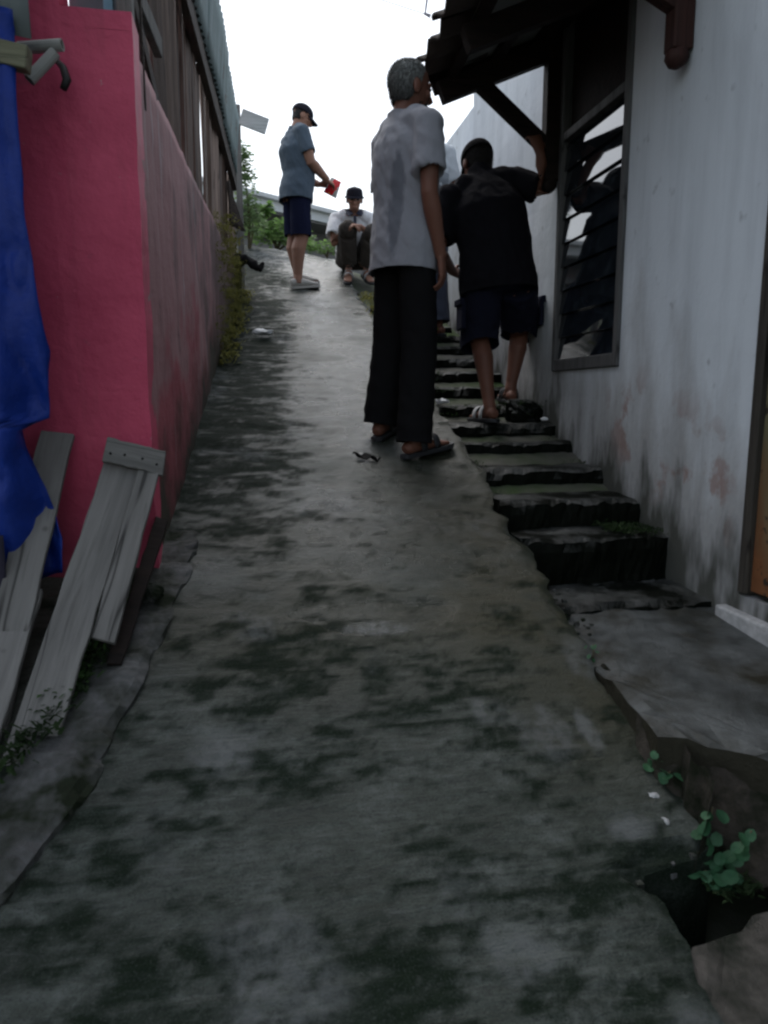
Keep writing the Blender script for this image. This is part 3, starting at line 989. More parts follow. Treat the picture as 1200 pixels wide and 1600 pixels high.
# ================================================================== STAIRS
steps = [(2.50, .975), (2.72, 1.085), (3.05, 1.184), (3.38, 1.278), (3.60, 1.363), (3.88, 1.455), (4.18, 1.555), (4.48, 1.655), (4.79, 1.755), (5.10, 1.855), (5.42, 1.955), (5.75, 2.06), (6.08, 2.17), (6.42, 2.28)]
stairs = root('staircase', (1.25, 2.4, .7), 'dark mossy concrete steps climbing beside the ramp under the louvred window', 'stairs')
for i, (y, z) in enumerate([(2.20, .80)] + steps):
    y2 = ([(2.20, .80)] + steps + [(6.8, 2.4)])[i + 1][0] + .05
    bm = bmesh.new()
    x0, x1 = (.955 if i else 1.0), 1.56
    nx, nyy, nzz = 34, 8, 6
    h = .30
    def P(u, v, w):
        return V((x0 + (x1 - x0) * u, y + (y2 - y) * v, z - h + h * w))
    a = Acc()
    a.grid(lambda u, v: P(u, v, 1), nx, nyy)
    a.grid(lambda u, v: P(u, 0, v), nx, nzz)
    a.grid(lambda u, v: P(0, 1 - u, v), nyy, nzz)
    a.grid(lambda u, v: P(1, u, v), nyy, nzz)
    me0 = a.mesh('step')
    bm.from_mesh(me0)
    bmesh.ops.remove_doubles(bm, verts=bm.verts, dist=.0005)
    for v in bm.verts:
        c = v.co
        top = c.z > z - .002
        nose = top and c.y < y + .002
        k = float(fbm(c.x * 7, c.y * 7, c.z * 7 + i * 3.1, 91 + i, 4))
        k2 = float(fbm(c.x * 3, 0, i * 5.3, 93, 3))
        k3 = float(fbm(c.x * 19, c.z * 9, i * 2.3, 95, 3))
        c.z += (.010 * k if top else 0) - (.010 + .022 * max(0, k2) + .030 * max(0, k3) if nose else 0)
        if c.y < y + .002:
            c.y += .022 * k + .012 * k2 + .014 * k3 - (.0 if not nose else -.008)
        if c.x < x0 + .01:
            c.x += .03 * k
    bm.to_mesh(me0)
    bm.free()
    mk('step', me0, 'step', stairs, smooth=False)

# ================================================================== RIGHT HOUSE
XR = 1.55
house_r = root('house', (1.7, 3.0, .7), 'white plastered house with stained wall, louvred window and tiled window canopy', 'house')

def wall_with_holes(x, y0, y1, z0, z1, holes, t, mat, parent, name='wall'):
    ys = sorted({y0, y1, *[h[0] for h in holes], *[h[1] for h in holes]})
    zs = sorted({z0, z1, *[h[2] for h in holes], *[h[3] for h in holes]})
    def sub(l, st):
        o = []
        for a, b in zip(l[:-1], l[1:]):
            n = max(1, int((b - a) / st))
            o += [a + (b - a) * k / n for k in range(n)]
        return o + [l[-1]]
    Y, Z = sub(ys, .09), sub(zs, .12)
    inside = lambda a, b: any(h[0] < a < h[1] and h[2] < b < h[3] for h in holes)
    a = Acc()
    idx = {}
    def vid(i, j, d):
        k = (i, j, d)
        if k not in idx:
            wob = .008 * float(fbm(Y[i] * 1.6, Z[j] * 1.6, 0, 101, 3)) + .003 * float(fbm(Y[i] * 9, Z[j] * 9, 0, 102, 3))
            onh = any(h[0] - .01 < Y[i] < h[1] + .01 and h[2] - .01 < Z[j] < h[3] + .01 for h in holes)
            idx[k] = len(a.v)
            a.v.append((x + (t if d else 0) + (0 if (d or onh) else wob), Y[i], Z[j]))
        return idx[k]
    cell = {}
    for i in range(len(Y) - 1):
        for j in range(len(Z) - 1):
            cell[i, j] = not inside((Y[i] + Y[i + 1]) / 2, (Z[j] + Z[j + 1]) / 2)
    for (i, j), on in cell.items():
        if not on:
            continue
        q = [(i, j), (i, j + 1), (i + 1, j + 1), (i + 1, j)]
        a.f.append(tuple(vid(*k, 0) for k in q))
        a.f.append(tuple(vid(*k, 1) for k in reversed(q)))
        for (di, dj), (p, r) in {(-1, 0): (q[1], q[0]), (1, 0): (q[3], q[2]), (0, -1): (q[0], q[3]), (0, 1): (q[2], q[1])}.items():
            if not cell.get((i + di, j + dj), False):
                a.f.append((vid(*p, 0), vid(*r, 0), vid(*r, 1), vid(*p, 1)))
    return mk(name, a, mat, parent)

WY0, WY1, WZ0, WZ1 = 2.955, 3.655, 1.63, 3.42
DY0, DY1, DZ1 = 1.20, 2.07, 2.75
wall_with_holes(XR, -4.0, 5.20, .2, 4.0, [(WY0, WY1, WZ0, WZ1), (DY0, DY1, .86, DZ1)], .16, 'white', house_r)
a = Acc().box((4.6, .6, 2.1), (.16, 9.2, 3.8)).box((3.1, 5.12, 2.1), (2.78, .16, 3.8)).box((3.1, -3.92, 2.1), (2.78, .16, 3.8))
mk('rear_walls', a, 'white', house_r)
a = Acc()
a.bar((3.15, -4.4, 4.16), (3.15, 5.0, 4.16), 3.3, .10)
a.bar((1.13, -4.4, 4.145), (1.13, 3.1, 4.145), .72, .06)  # unseen eave slab, added over the alley to shade the near ground
mk('roof', a, 'roofsheet', house_r)

# window
win = mk('window', Acc().box((XR + .10, (WY0 + WY1) / 2, WZ0 + .03), (.14, WY1 - WY0 - .006, .06)), 'frame', house_r, bevel=.004)
fr = Acc()
fx = XR + .008
mk('frame', Acc().box((fx, WY0 + .020, (WZ0 + WZ1) / 2), (.050, .038, WZ1 - WZ0 - .004)), 'frame', win, bevel=.005)
mk('frame', Acc().box((fx, WY1 - .020, (WZ0 + WZ1) / 2), (.050, .038, WZ1 - WZ0 - .004)), 'frame', win, bevel=.005)
mk('frame', Acc().box((fx, (WY0 + WY1) / 2, WZ0 + .03), (.046, WY1 - WY0 - .080, .058)), 'frame', win, bevel=.005)
mk('transom', Acc().box((fx, (WY0 + WY1) / 2, 2.765), (.046, WY1 - WY0 - .080, .04)), 'frame', win, bevel=.005)
mk('vent_panel', Acc().box((fx + .03, (WY0 + WY1) / 2, 3.10), (.02, WY1 - WY0 - .082, .62)), 'timber', win)
NB = 9
bh = (2.735 - WZ0 - .065) / NB
for i in range(NB):
    zc = WZ0 + .062 + bh * (i + .5)
    rot = Matrix.Rotation(R(7), 3, 'Y')
    w = WY1 - WY0 - .084
    g = Acc().box((0, 0, 0), (.009, w, bh + .018), rot)
    mk('louvre_pane', g, 'glass', win, local=True, loc=(fx + .004, (WY0 + WY1) / 2, zc), bevel=.001)
# door, frame, sill
door = mk('door', Acc().box((XR + .028, (DY0 + DY1) / 2, 1.80), (.04, DY1 - DY0 - .086, 1.84)), 'door', house_r, bevel=.004)
mk('panel', Acc().box((XR + .004, 1.62, 1.95), (.012, .62, .9)), 'door', door, bevel=.006)
mk('panel', Acc().box((XR + .004, 1.62, 1.17), (.012, .62, .46)), 'door', door, bevel=.006)
mk('hinge', Acc().box((XR + .004, 2.0, 1.90), (.016, .045, .11)), 'doorframe', door, bevel=.003)
dfm = mk('door_frame', Acc().box((XR + .035, DY1 - .022, 1.80), (.09, .040, 1.86)), 'doorframe', house_r, bevel=.004)
mk('jamb', Acc().box((XR + .035, DY0 + .022, 1.80), (.09, .040, 1.86)), 'doorframe', dfm, bevel=.004)
mk('lintel', Acc().box((XR + .035, (DY0 + DY1) / 2, 2.735), (.08, DY1 - DY0 - .09, .028)), 'doorframe', dfm, bevel=.004)
mk('door_sill', Acc().box((XR + .015, 1.64, .765), (.10, 1.00, .085)), 'sill', house_r, bevel=.008)

# canopy
can = mk('canopy', Acc().box((XR - .03, 3.11, 3.30), (.05, 1.24, .07)), 'timber', house_r, bevel=.004)
def eave_x(y):
    return .875 - .07 * (3.78 - y)
def rafter(y, mat):
    xe = eave_x(y) + .06
    mk('rafter', Acc().bar((XR - .03, y, 3.21), (xe, y, 3.21 - (XR - .03 - xe) * .42), .06, .10), mat, can, bevel=.004)
rafter(3.70, 'timber')
rafter(3.13, 'timber')
xe_ = eave_x(3.74) + .02
mk('barge_board', Acc().bar((XR - .03, 3.745, 3.285), (xe_, 3.745, 3.285 - (XR - .03 - xe_) * .42), .022, .12), 'timber', can, bevel=.003)
rafter(2.56, 'redtimber')
for y, mat, dz in ((3.70, 'timber', 0), (2.56, 'redtimber', .125)):
    g = Acc().box((XR - .042, y, 2.93 + dz / 2), (.076, .070, .70 - dz))
    mk('post', g, mat, can, bevel=.006)
    g = Acc()
    g.loft([((XR - .045, y, 2.585 + dz), .036, .036), ((XR - .045, y, 2.575 + dz), .040, .040), ((XR - .047, y, 2.555 + dz), .042, .040), ((XR - .045, y, 2.535 + dz), .030, .030), ((XR - .043, y, 2.525 + dz), .012, .012)], 12)
    mk('carved_end', g, mat, can, smooth=True)
    g = Acc().bar((XR - .055, y, 2.735 + dz), (1.10, y, 3.045), .055, .070)
    mk('brace', g, mat, can, bevel=.004)
for t in (.12, .5, .86):
    def pt(y):
        xw, xe = XR - .03, eave_x(y) + .05
        x = xe + (xw - xe) * t
        return V((x, y, 3.275 - (XR - .03 - x) * .42))
    mk('purlin', Acc().bar(pt(2.44), pt(3.80), .05, .035), 'timber', can, bevel=.003)
def sof(u, v):
    y = 2.50 + 1.25 * v
    x = eave_x(y) + .10 + (XR - .04 - eave_x(y) - .10) * u
    return (x, y, 3.302 - (XR - .03 - x) * .42)
mk('soffit', Acc().grid(sof, 4, 4), 'soffit', can)
# roof tiles : rows from eave to wall
def tile_mesh():
    g = Acc()
    L, W = .33, .215
    def top(u, v):
        x = -W / 2 + W * u
        zz = .020 * math.cos(2 * math.pi * (u * 1.0 + .1)) + .012 * (1 - v)
        return (L * (v - .0), x, zz)
    g.grid(top, 10, 3)
    g.grid(lambda u, v: (lambda q: (q[0], q[1], q[2] - .016))(top(1 - u, v)), 10, 3)
    n = 11
    b2 = 44
    for i in range(10):
        g.f.append((i + 1, i, b2 + 10 - i, b2 + 9 - i))
    return g.mesh('roof_tile')
tm = tile_mesh()
tm.materials.append(M['tile'])
tm.polygons.foreach_set('use_smooth', [True] * len(tm.polygons))
rr = random.Random(3)
for row in range(3):
    for k in range(7):
        y = 2.47 + .208 * k
        xe = eave_x(y) - .035
        x = xe + row * .255 + rr.uniform(-.02, .02)
        z = 3.335 - (XR - .03 - x) * .42 + rr.uniform(-.006, .006) + .004 * row
        o = bpy.data.objects.new('roof_tile', tm)
        SC.collection.objects.link(o)
        o.parent = can
        o.location = V((x, y, z)) - LOC[can.name]
        o.rotation_euler = (rr.uniform(-.05, .05), -math.atan(.42) + rr.uniform(-.03, .03), rr.uniform(-.06, .06))

# second house up the stairs
house_f = root('house', (2.2, 6.3, 2.0), 'pale washed-out house wall at the top of the steps, beyond the louvred window', 'house')
wall_with_holes(1.60, 5.26, 7.55, 1.4, 3.55, [], .16, 'white', house_f)
mk('rear_walls', Acc().box((3.2, 7.47, 2.5), (2.86, .16, 2.1)).box((4.7, 6.4, 2.5), (.16, 2.3, 2.1)).box((3.2, 5.34, 2.5), (2.86, .12, 2.1)), 'white', house_f)
mk('roof', Acc().box((3.2, 6.4, 3.585), (3.1, 2.24, .06)), 'fascia', house_f)

# ================================================================== LEFT: PINK HOUSE WALLS
house_l = root('house', (-1.2, 2.5, .8), 'hot pink painted house corner with weathered side wall along the ramp', 'house')
a = Acc()
def front(u, v, d):
    x = -3.2 + u * 2.882
    ztop = 3.3 if x < -.52 else 2.585
    if u > .999:
        x += .006 * fbm(v * 14, 0.3, d * 3, 115, 4) - .002
    return (x + (0.0), 2.35 + d + .006 * float(fbm(x * 3, v * 3, 0, 111, 3)), .55 + (ztop - .55) * v)
nx = 60
a.grid(lambda u, v: front(u, v, 0), nx, 24)
b0 = len(a.v)
a.grid(lambda u, v: front(1 - u, v, .14), nx, 24)
for j in range(24):
    p0, p1 = nx + j * (nx + 1), nx + (j + 1) * (nx + 1)
    q0, q1 = b0 + j * (nx + 1), b0 + (j + 1) * (nx + 1)
    a.f.append((p0, q0, q1, p1))
# top strip closing
for i in range(nx):
    t0 = 24 * (nx + 1) + i
    a.f.append((t0, t0 + 1, b0 + 24 * (nx + 1) + nx - i - 1, b0 + 24 * (nx + 1) + nx - i))
mk('front_wall', a, 'pink', house_l)
a = Acc()
YE = 7.0
def sidew(u, v):
    y = 2.352 + (YE - 2.352) * u
    z0 = gzf(y) - .25
    z1 = 2.53 + .012 * float(fbm(y * 6, 0, 0, 113, 3)) if y < 5.6 else max(2.53, gzf(y) + .14)
    z = z0 + (z1 - z0) * v
    return (wall_x(y) + .004 + .010 * float(fbm(y * 2, z * 2, 0, 112, 4)) + .004 * float(fbm(y * 11, z * 11, 0, 114, 3)), y, z)
a.grid(sidew, 110, 40)
b0 = len(a.v)
a.grid(lambda u, v: (lambda q: (q[0] - .13, q[1], q[2]))(sidew(1 - u, v)), 110, 40)
for i in range(110):
    t0 = 40 * 111 + i
    a.f.append((t0, t0 + 1, b0 + 40 * 111 + 110 - i - 1, b0 + 40 * 111 + 110 - i))
mk('side_wall', a, 'pinkold', house_l, smooth=True)

# ---- plank fence on top of the side wall
fence = root('plank_fence', (-.3, 3.5, 2.5), 'gappy fence of weathered brown planks on top of the pink side wall', 'fence')
rr = random.Random(11)
y = 2.62
fa = math.atan(.05)
k = 0
while y < 6.75:
    w = rr.uniform(.06, .14)
    gap = rr.choice([.004, .012, .02, .0, .008])
    if k in (1, 4, 8, 9, 11, 15, 20):
        gap = rr.uniform(.03, .045)
    z0 = max(2.42, gzf(y) + .1) + rr.uniform(-.03, .02)
    z1 = (3.60 if y < 3.9 else 3.36) + rr.uniform(-.08, .05)
    if k == 0:
        z0 = 2.50
    yc = y + w / 2
    g = Acc()
    L = z1 - z0
    tap = rr.uniform(-.012, .012)
    th = .018
    ww = w / 2
    vs = [(-th / 2, -ww, -L / 2), (th / 2, -ww, -L / 2), (th / 2, ww, -L / 2 - .01), (-th / 2, ww, -L / 2 - .01),
          (-th / 2, -ww + tap, L / 2), (th / 2, -ww + tap, L / 2), (th / 2, ww + tap * .3, L / 2 + .015), (-th / 2, ww + tap * .3, L / 2 + .015)]
    mid = [((p[0] + q[0]) / 2 + rr.uniform(-.006, .006), (p[1] + q[1]) / 2 + rr.uniform(-.007, .007), 0) for p, q in zip(vs[:4], vs[4:])]
    g.add(vs[:4] + mid + vs[4:], [(3, 2, 1, 0), (8, 9, 10, 11)] + [(i + o, (i + 1) % 4 + o, (i + 1) % 4 + 4 + o, i + 4 + o) for o in (0, 4) for i in range(4)])
    o = mk('plank', g, 'plank', fence, local=True, loc=(wall_x(yc) - .045 + rr.uniform(-.03, .012), yc, (z0 + z1) / 2))
    o.rotation_euler = (rr.uniform(-.035, .035), rr.uniform(-.01, .02), -fa + rr.uniform(-.28, .22))
    y += w + gap
    k += 1
mk('post', Acc().box((-.345, 2.44, 2.75), (.045, .05, .75)), 'postw', fence, bevel=.004)
mk('post', Acc().box((-.33, 2.57, 2.75), (.03, .02, .7)), 'darkw', fence, bevel=.004)
mk('rail', Acc().bar((wall_x(2.42) - .02, 2.42, 2.76), (wall_x(2.98) - .015, 2.98, 2.76), .03, .07), 'postw', fence, bevel=.004)
mk('rail', Acc().bar((wall_x(3.2) - .01, 3.2, 3.36), (wall_x(6.7) - .01, 6.7, 3.34), .04, .18), 'darkw', fence, bevel=.004)  # long dark bar added as the gap shadow between planks and sheets
mk('broken_board', Acc().bar((-.34, 2.48, 2.70), (-.315, 2.95, 2.47), .03, .06), 'darkw', fence, bevel=.004)
# corrugated sheets at the top
for (ya, yb, z0, z1, dx) in ((3.0, 4.45, 3.37, 3.86, .022), (4.38, 5.50, 3.38, 3.83, .03), (5.44, 6.62, 3.36, 3.80, .022)):
    g = Acc()
    n = int((yb - ya) / .0095)
    def sh(u, v, ya=ya, yb=yb, z0=z0, z1=z1, dx=dx):
        y = ya + (yb - ya) * u
        return (wall_x(y) + dx + .011 * math.sin(2 * math.pi * y / .076) + .10 * (v - .2) * .35 + .01 * float(fbm(y * 2, v, 0, 121, 2)), y, z0 + (z1 - z0) * v + .012 * float(fbm(y * 5, 0, v, 122, 3)))
    g.grid(sh, n, 4)
    shell(mk('corrugated_sheet', g, 'sheet', fence, smooth=True), .002)

# far end of fence: tall post with a pale board
post = root('post', (-.07, 6.9, 2.4), 'thin weathered post with a pale blank board nailed on, at the fence end', 'post')
mk('pole', Acc().box((-.085, 6.9, 3.20), (.055, .055, 1.62)), 'postw', post, bevel=.006)
mk('board', Acc().bar((-.055, 6.86, 3.905), (.17, 6.86, 3.835), .022, .135), 'palew', post, bevel=.003)

# loose wedge of sheet leaning at the wall's end
g = Acc().grid(lambda u, v: (-.16 + .11 * u * v + .015 * math.sin(u * 20), 6.02 + .08 * u, 3.12 - .30 * v - .03 * u + .03 * (1 - v)), 10, 6)
shell(mk('loose_sheet', g, 'darkw', smooth=True, label='dark folded scrap of sheet hanging at the mossy end of the fence', cat='metal sheet'), .004)

# black stub and branch at the wall foot
stub = root('wooden_stub', (-.10, 6.35, 2.2), 'short black rotten post with a ragged knob, at mossy wall end', 'post')
g = Acc().loft([((-.115, 6.35, 2.15), .042, .04), ((-.12, 6.35, 2.35), .04, .04), ((-.118, 6.35, 2.55), .044, .04), ((-.10, 6.35, 2.645), .048, .042), ((-.09, 6.35, 2.67), .03, .03)], 10)
mk('stump', roughen(vox(g, .012, 1), .01, 18, 3), 'flat_black', stub, smooth=True)
g = Acc().tube([(-.11, 6.35, 2.60), (-.04, 6.34, 2.625), (.02, 6.33, 2.585), (.05, 6.32, 2.55), (.085, 6.31, 2.565), (.105, 6.31, 2.60)], [.045, .042, .045, .026, .022, .012], 10)
g.tube([(.05, 6.32, 2.56), (.075, 6.3, 2.535), (.085, 6.3, 2.53)], [.022, .02, .012], 8)
mk('branch', roughen(vox(g, .008, 1), .012, 26, 4), 'flat_black', stub, smooth=True)

# ---- awning, tarpaulin, pipes in front of the pink wall
awn = root('awning', (-.8, 1.9, 2.3), 'grey-green sheet awning with olive edging above the blue tarpaulin', 'awning')
g = Acc().grid(lambda u, v: (-2.4 + 1.865 * u, 2.13 - .05 * v, 2.40 + .75 * v + .14 * (1 - u) * .6 + .004 * math.sin(u * 60)), 40, 6)
shell(mk('sheet', g, 'awn', awn, smooth=True), .004)
mk('edging', Acc().bar((-2.4, 2.10, 2.63), (-.535, 2.10, 2.335), .05, .055), 'olive', awn, bevel=.005)
mk('added_roof_sheet', Acc().grid(lambda u, v: (-2.6 + 2.1 * u, 2.15 - .55 * v, 3.12 - .1 * v + .015 * math.sin(u * 150)), 160, 4), 'roofsheet', awn, smooth=True)  # out-of-view sheet added overhead to shade the ground below

def tarp_edge(z):
    return float(np.interp(z, [.95, 1.02, 1.10, 1.22, 1.36, 1.42, 1.44, 1.62, 1.75, 1.95, 2.15, 2.45], [-.565, -.545, -.543, -.572, -.612, -.618, -.552, -.535, -.548, -.566, -.566, -.566]))
def tarpf(u, v):
    z = .985 + (2.45 - .985) * v - .05 * math.sin(u * 9 + 1) * (1 - v)
    xe = tarp_edge(z)
    x = -1.7 + (xe + 1.7) * u
    cr = 1 - abs(fbm(x * 7 + z * 2.5, z * 3.2 - x * 2, 0, 135, 3)) * 2.2
    f = .020 * cr * cr * cr + .030 * math.sin(x * 21 + 1.8 * math.sin(z * 2.2)) + .018 * math.sin(x * 47 + z * 3) + .02 * float(fbm(x * 5, z * 2.4, 0, 131, 4))
    return (x, 2.12 - .06 * (1 - v) + f * (.6 + .6 * (1 - v)) , z)
tp = mk('tarpaulin', Acc().grid(tarpf, 120, 90), 'tarp', smooth=True, label='deep blue tarpaulin hanging in folds beside the pink wall', cat='tarpaulin')
shell(tp, .003)
def dk(u, v):
    x = -1.5 + .84 * u
    z = .90 + .34 * v - .10 * u * v
    return (x, 2.02 + .02 * math.sin(x * 30) + .02 * float(fbm(x * 5, z * 5, 0, 133, 3)), z)
shell(mk('cloth_bundle', Acc().grid(dk, 50, 20), 'tarpdark', smooth=True, label='dark purple cloth hanging below the blue tarpaulin at the left edge', cat='cloth'), .006)

pb = root('pipe_bracket', (-.55, 2.25, 2.4), 'grey pipe stubs forming a bracket on the pink wall', 'pipe')
g = Acc()
def hollow(g, a, b, r, n=14):
    a, b = V(a), V(b)
    g.loft([(a, r, r), (b, r, r), (b, r * .72, r * .72), (b.lerp(a, .5), r * .7, r * .7)], n)
hollow(g, (-.60, 2.26, 2.428), (-.485, 2.24, 2.436), .016)
mk('pipe', g, 'pipe', pb, smooth=False)
g = Acc()
hollow(g, (-.505, 2.24, 2.415), (-.57, 2.22, 2.335), .016)
mk('pipe', g, 'pipe', pb)
g = Acc().tube([(-.515, 2.30, 2.42), (-.495, 2.28, 2.395), (-.485, 2.27, 2.36), (-.495, 2.265, 2.335)], [.008, .010, .012, .010])
mk('hook', g, 'black', pb, smooth=True)

pnl = root('wall_hatch', (-.45, 2.5, 2.6), 'blue-grey panel with a light blue strip above the pink wall', 'panel')
mk('panel', Acc().box((-.44, 2.53, 2.80), (.16, .02, .44)), 'bluegrey', pnl, bevel=.004)
mk('strip', Acc().box((-.405, 2.512, 2.80), (.028, .008, .42)), 'lightblue', pnl, bevel=.002)

# ---- boards leaning on the pink wall
def plank_between(a, b, w, t, up):
    a, b = V(a), V(b)
    d = (b - a).normalized()
    n = V(up) - d * V(up).dot(d)
    n.normalize()
    x = d.cross(n)
    return Matrix((x, n, d)).transposed(), (a + b) / 2, (b - a).length
def board_mesh(w, t, L, seed, ragged=.01):
    g = Acc()
    rg = random.Random(seed)
    n = 14
    vs = []
    for i in range(n + 1):
        z = -L / 2 + L * i / n
        e0, e1 = rg.uniform(-.002, .002), rg.uniform(-.002, .002)
        bend = .006 * math.sin(i / n * 3 + seed)
        zz = [0, 0, 0, 0]
        if i == 0 or i == n:
            zz = [rg.uniform(-ragged, ragged) for _ in range(4)]
        vs += [(-w / 2 + e0, -t / 2 + bend, z + zz[0]), (w / 2 + e1, -t / 2 + bend, z + zz[1]), (w / 2 + e1, t / 2 + bend, z + zz[1]), (-w / 2 + e0, t / 2 + bend, z + zz[0])]
    fs = [(3, 2, 1, 0), (4 * n, 4 * n + 1, 4 * n + 2, 4 * n + 3)]
    for i in range(n):
        for k in range(4):
            k2 = (k + 1) % 4
            fs.append((4 * i + k, 4 * i + k2, 4 * i + 4 + k2, 4 * i + 4 + k))
    return g.add(vs, fs)
def board(name, top, bot, w, t, mat, seed, parent=None, **kw):
    m, c, L = plank_between(bot, top, w, t, (0, -1, .4))
    o = mk(name, board_mesh(w, t, L, seed), mat, parent, local=True, loc=c, bevel=.003, **kw)
    o.rotation_mode = 'QUATERNION'
    o.rotation_quaternion = m.to_quaternion()
    return o
pan = root('board_panel', (-.45, 2.0, .75), 'grey boards joined by a top batten, leaning against pink wall', 'boards')
board('board', (-.395, 2.285, 1.31), (-.555, 1.60, .60), .105, .018, 'greywood', 1, pan)
board('board', (-.315, 2.262, 1.30), (-.405, 1.90, .87), .062, .018, 'greywood', 2, pan)
board('backing_board', (-.300, 2.33, 1.12), (-.385, 1.90, .80), .04, .014, 'timber', 7, pan)
for nx_, nz_ in ((-.425, 1.335), (-.385, 1.330), (-.335, 1.318), (-.295, 1.300)):
    mk('nail', Acc().ball((nx_, 2.246, nz_), (.004, .003, .004), None, 8, 6), 'flat_black', pan)
o = board('batten', (-.443, 2.262, 1.345), (-.278, 2.262, 1.300), .075, .020, 'greywood', 3, pan)
board('plank', (-.585, 2.315, 1.385), (-.66, 1.72, .66), .095, .018, 'greywood', 4, label='upright grey plank half hidden behind the blue tarpaulin', cat='plank', group='planks leaning on the pink wall')
board('plank', (-.655, 2.03, .99), (-.70, 1.50, .56), .16, .020, 'greywood', 5, label='wide grey plank below the tarpaulin at the left edge', cat='plank', group='planks leaning on the pink wall')
board('plank', (-.84, 2.1, 1.08), (-.90, 1.50, .56), .15, .020, 'greywood', 6, label='outermost grey plank beyond the tarpaulin, at the left picture edge', cat='plank', group='planks leaning on the pink wall')

# ================================================================== FAR BUILDING, BUSHES, WIRE
fb = root('building', (1.0, 12.2, 3.2), 'long low grey building with white fascia beyond the crest', 'building')
A0, A1 = V((0.006, 11.13, 0)), V((1.886, 12.543, 0))
dirv = (A1 - A0).normalized()
nrmv = V((dirv.y, -dirv.x, 0))
def fbp(s, d, z):
    p = A0 + dirv * s + nrmv * d
    return V((p.x, p.y, z))
def fbar(s0, s1, d, z, w, h):
    return Acc().bar(fbp(s0, d, z), fbp(s1, d, z), w, h)
mk('wall', fbar(-3, 9, -.6, 3.45, .2, 1.5), 'farwall', fb)
mk('fascia', fbar(-3.3, 9.3, 0, 4.30, .05, .17), 'fascia', fb)
mk('gutter', fbar(-3.3, 9.3, .05, 4.38, .10, .06), 'fascia', fb, bevel=.01)
mk('eave', fbar(-3.3, 9.3, -.32, 4.20, .60, .03), 'farwall', fb)
mk('roof', Acc().add([fbp(-3.3, .08, 4.42), fbp(9.3, .08, 4.42), fbp(9.3, -4, 4.62), fbp(-3.3, -4, 4.62)], [(0, 1, 2, 3)]), 'fascia', fb)
for s0, s1 in ((.05, .75), (.95, 1.45), (3.0, 3.8)):
    mk('vent_opening_shade', fbar(s0, s1, -.49, 4.06, .03, .10), 'flat_black', fb)  # black bars on the solid wall stand in for shade inside the vents
mk('beam', fbar(-3, 9, -.44, 3.955, .10, .07), 'farwall', fb)

def leaf_cloud(centers, n, size, seed, flat=.6, droop=.4):
    """many small folded leaves spread through ellipsoids (c, r)"""
    rg = random.Random(seed)
    vs, fs = [], []
    for _ in range(n):
        c, r = rg.choice(centers)
        while True:
            d = V((rg.uniform(-1, 1), rg.uniform(-1, 1), rg.uniform(-1, 1)))
            if .15 < d.length < 1:
                break
        p = V((c[0] + d.x * r[0], c[1] + d.y * r[1], c[2] + d.z * r[2]))
        az = rg.uniform(0, 6.283)
        f = V((math.cos(az), math.sin(az), rg.uniform(-droop, .5))).normalized()
        s = f.cross(V((rg.uniform(-.5, .5), rg.uniform(-.5, .5), 1))).normalized()
        u = s.cross(f)
        L = size * rg.uniform(.6, 1.3)
        w = L * .34
        b = len(vs)
        vs += [p, p + f * L * .45 + s * w + u * L * .10, p + f * L * .5 - u * L * .02, p + f * L * .45 - s * w + u * L * .10, p + f * L - u * L * .12]
        fs += [(b, b + 2, b + 1), (b, b + 3, b + 2), (b + 1, b + 2, b + 4), (b + 2, b + 3, b + 4)]
    return Acc().add(vs, fs)

def bush(name, base, clumps, n, size, mat, seed, label, cat, group=None):
    r = root(name, base, label, cat, group)
    g = Acc()
    for c, rr_ in clumps:
        b = V(base)
        c = V(c)
        g.tube([b, b.lerp(c, .5) + V((.02, 0, .04)), c], [.012, .009, .004], 6)
    mk('stem', g, 'stem', r, smooth=True)
    mk('foliage', leaf_cloud(clumps, n, size, seed), mat, r)
    return r

bush('bush', (.30, 8.75, 3.15), [((.14, 8.75, 3.36), (.18, .2, .13)), ((.36, 8.75, 3.38), (.20, .2, .15)), ((.56, 8.75, 3.30), (.18, .2, .12)), ((.30, 8.7, 3.27), (.36, .2, .10)), ((.18, 8.8, 3.60), (.05, .06, .08))],
     700, .075, 'bush', 5, 'bright green leafy bush at the crest behind the man in shorts', 'bush')
bush('shrub', (-.02, 8.3, 3.0), [((-.02, 8.3, 3.62), (.12, .15, .35)), ((.03, 8.3, 3.4), (.14, .15, .22)), ((-.05, 8.3, 3.95), (.09, .1, .22))],
     800, .06, 'paleleaf', 6, 'tall pale green shrub rising behind the fence end post', 'shrub')
bush('weed', (.82, 8.2, 3.0), [((.80, 8.2, 3.10), (.16, .1, .08)), ((.66, 8.3, 3.12), (.10, .1, .07))],
     220, .05, 'bush', 7, 'low green weed on the crest beside the squatting man', 'weed')

wire = root('overhead_wire', (1.55, 9, 6.0), 'thin overhead wire with a hanging clamp against the white sky', 'wire')
mk('cable', Acc().tube([(.6, 9, 6.22), (1.2, 9, 6.08), (2.07, 9, 5.90)], .004, 6), 'wire', wire)
mk('hanger', Acc().tube([(2.12, 9, 6.35), (2.10, 9, 6.10), (2.075, 9, 5.915)], [.014, .013, .010], 8), 'wire', wire)
mk('clamp', Acc().loft([((2.06, 9, 5.905), .012, .012), ((2.10, 9, 5.893), .016, .016), ((2.135, 9, 5.882), .026, .022)], 10), 'wire', wire)

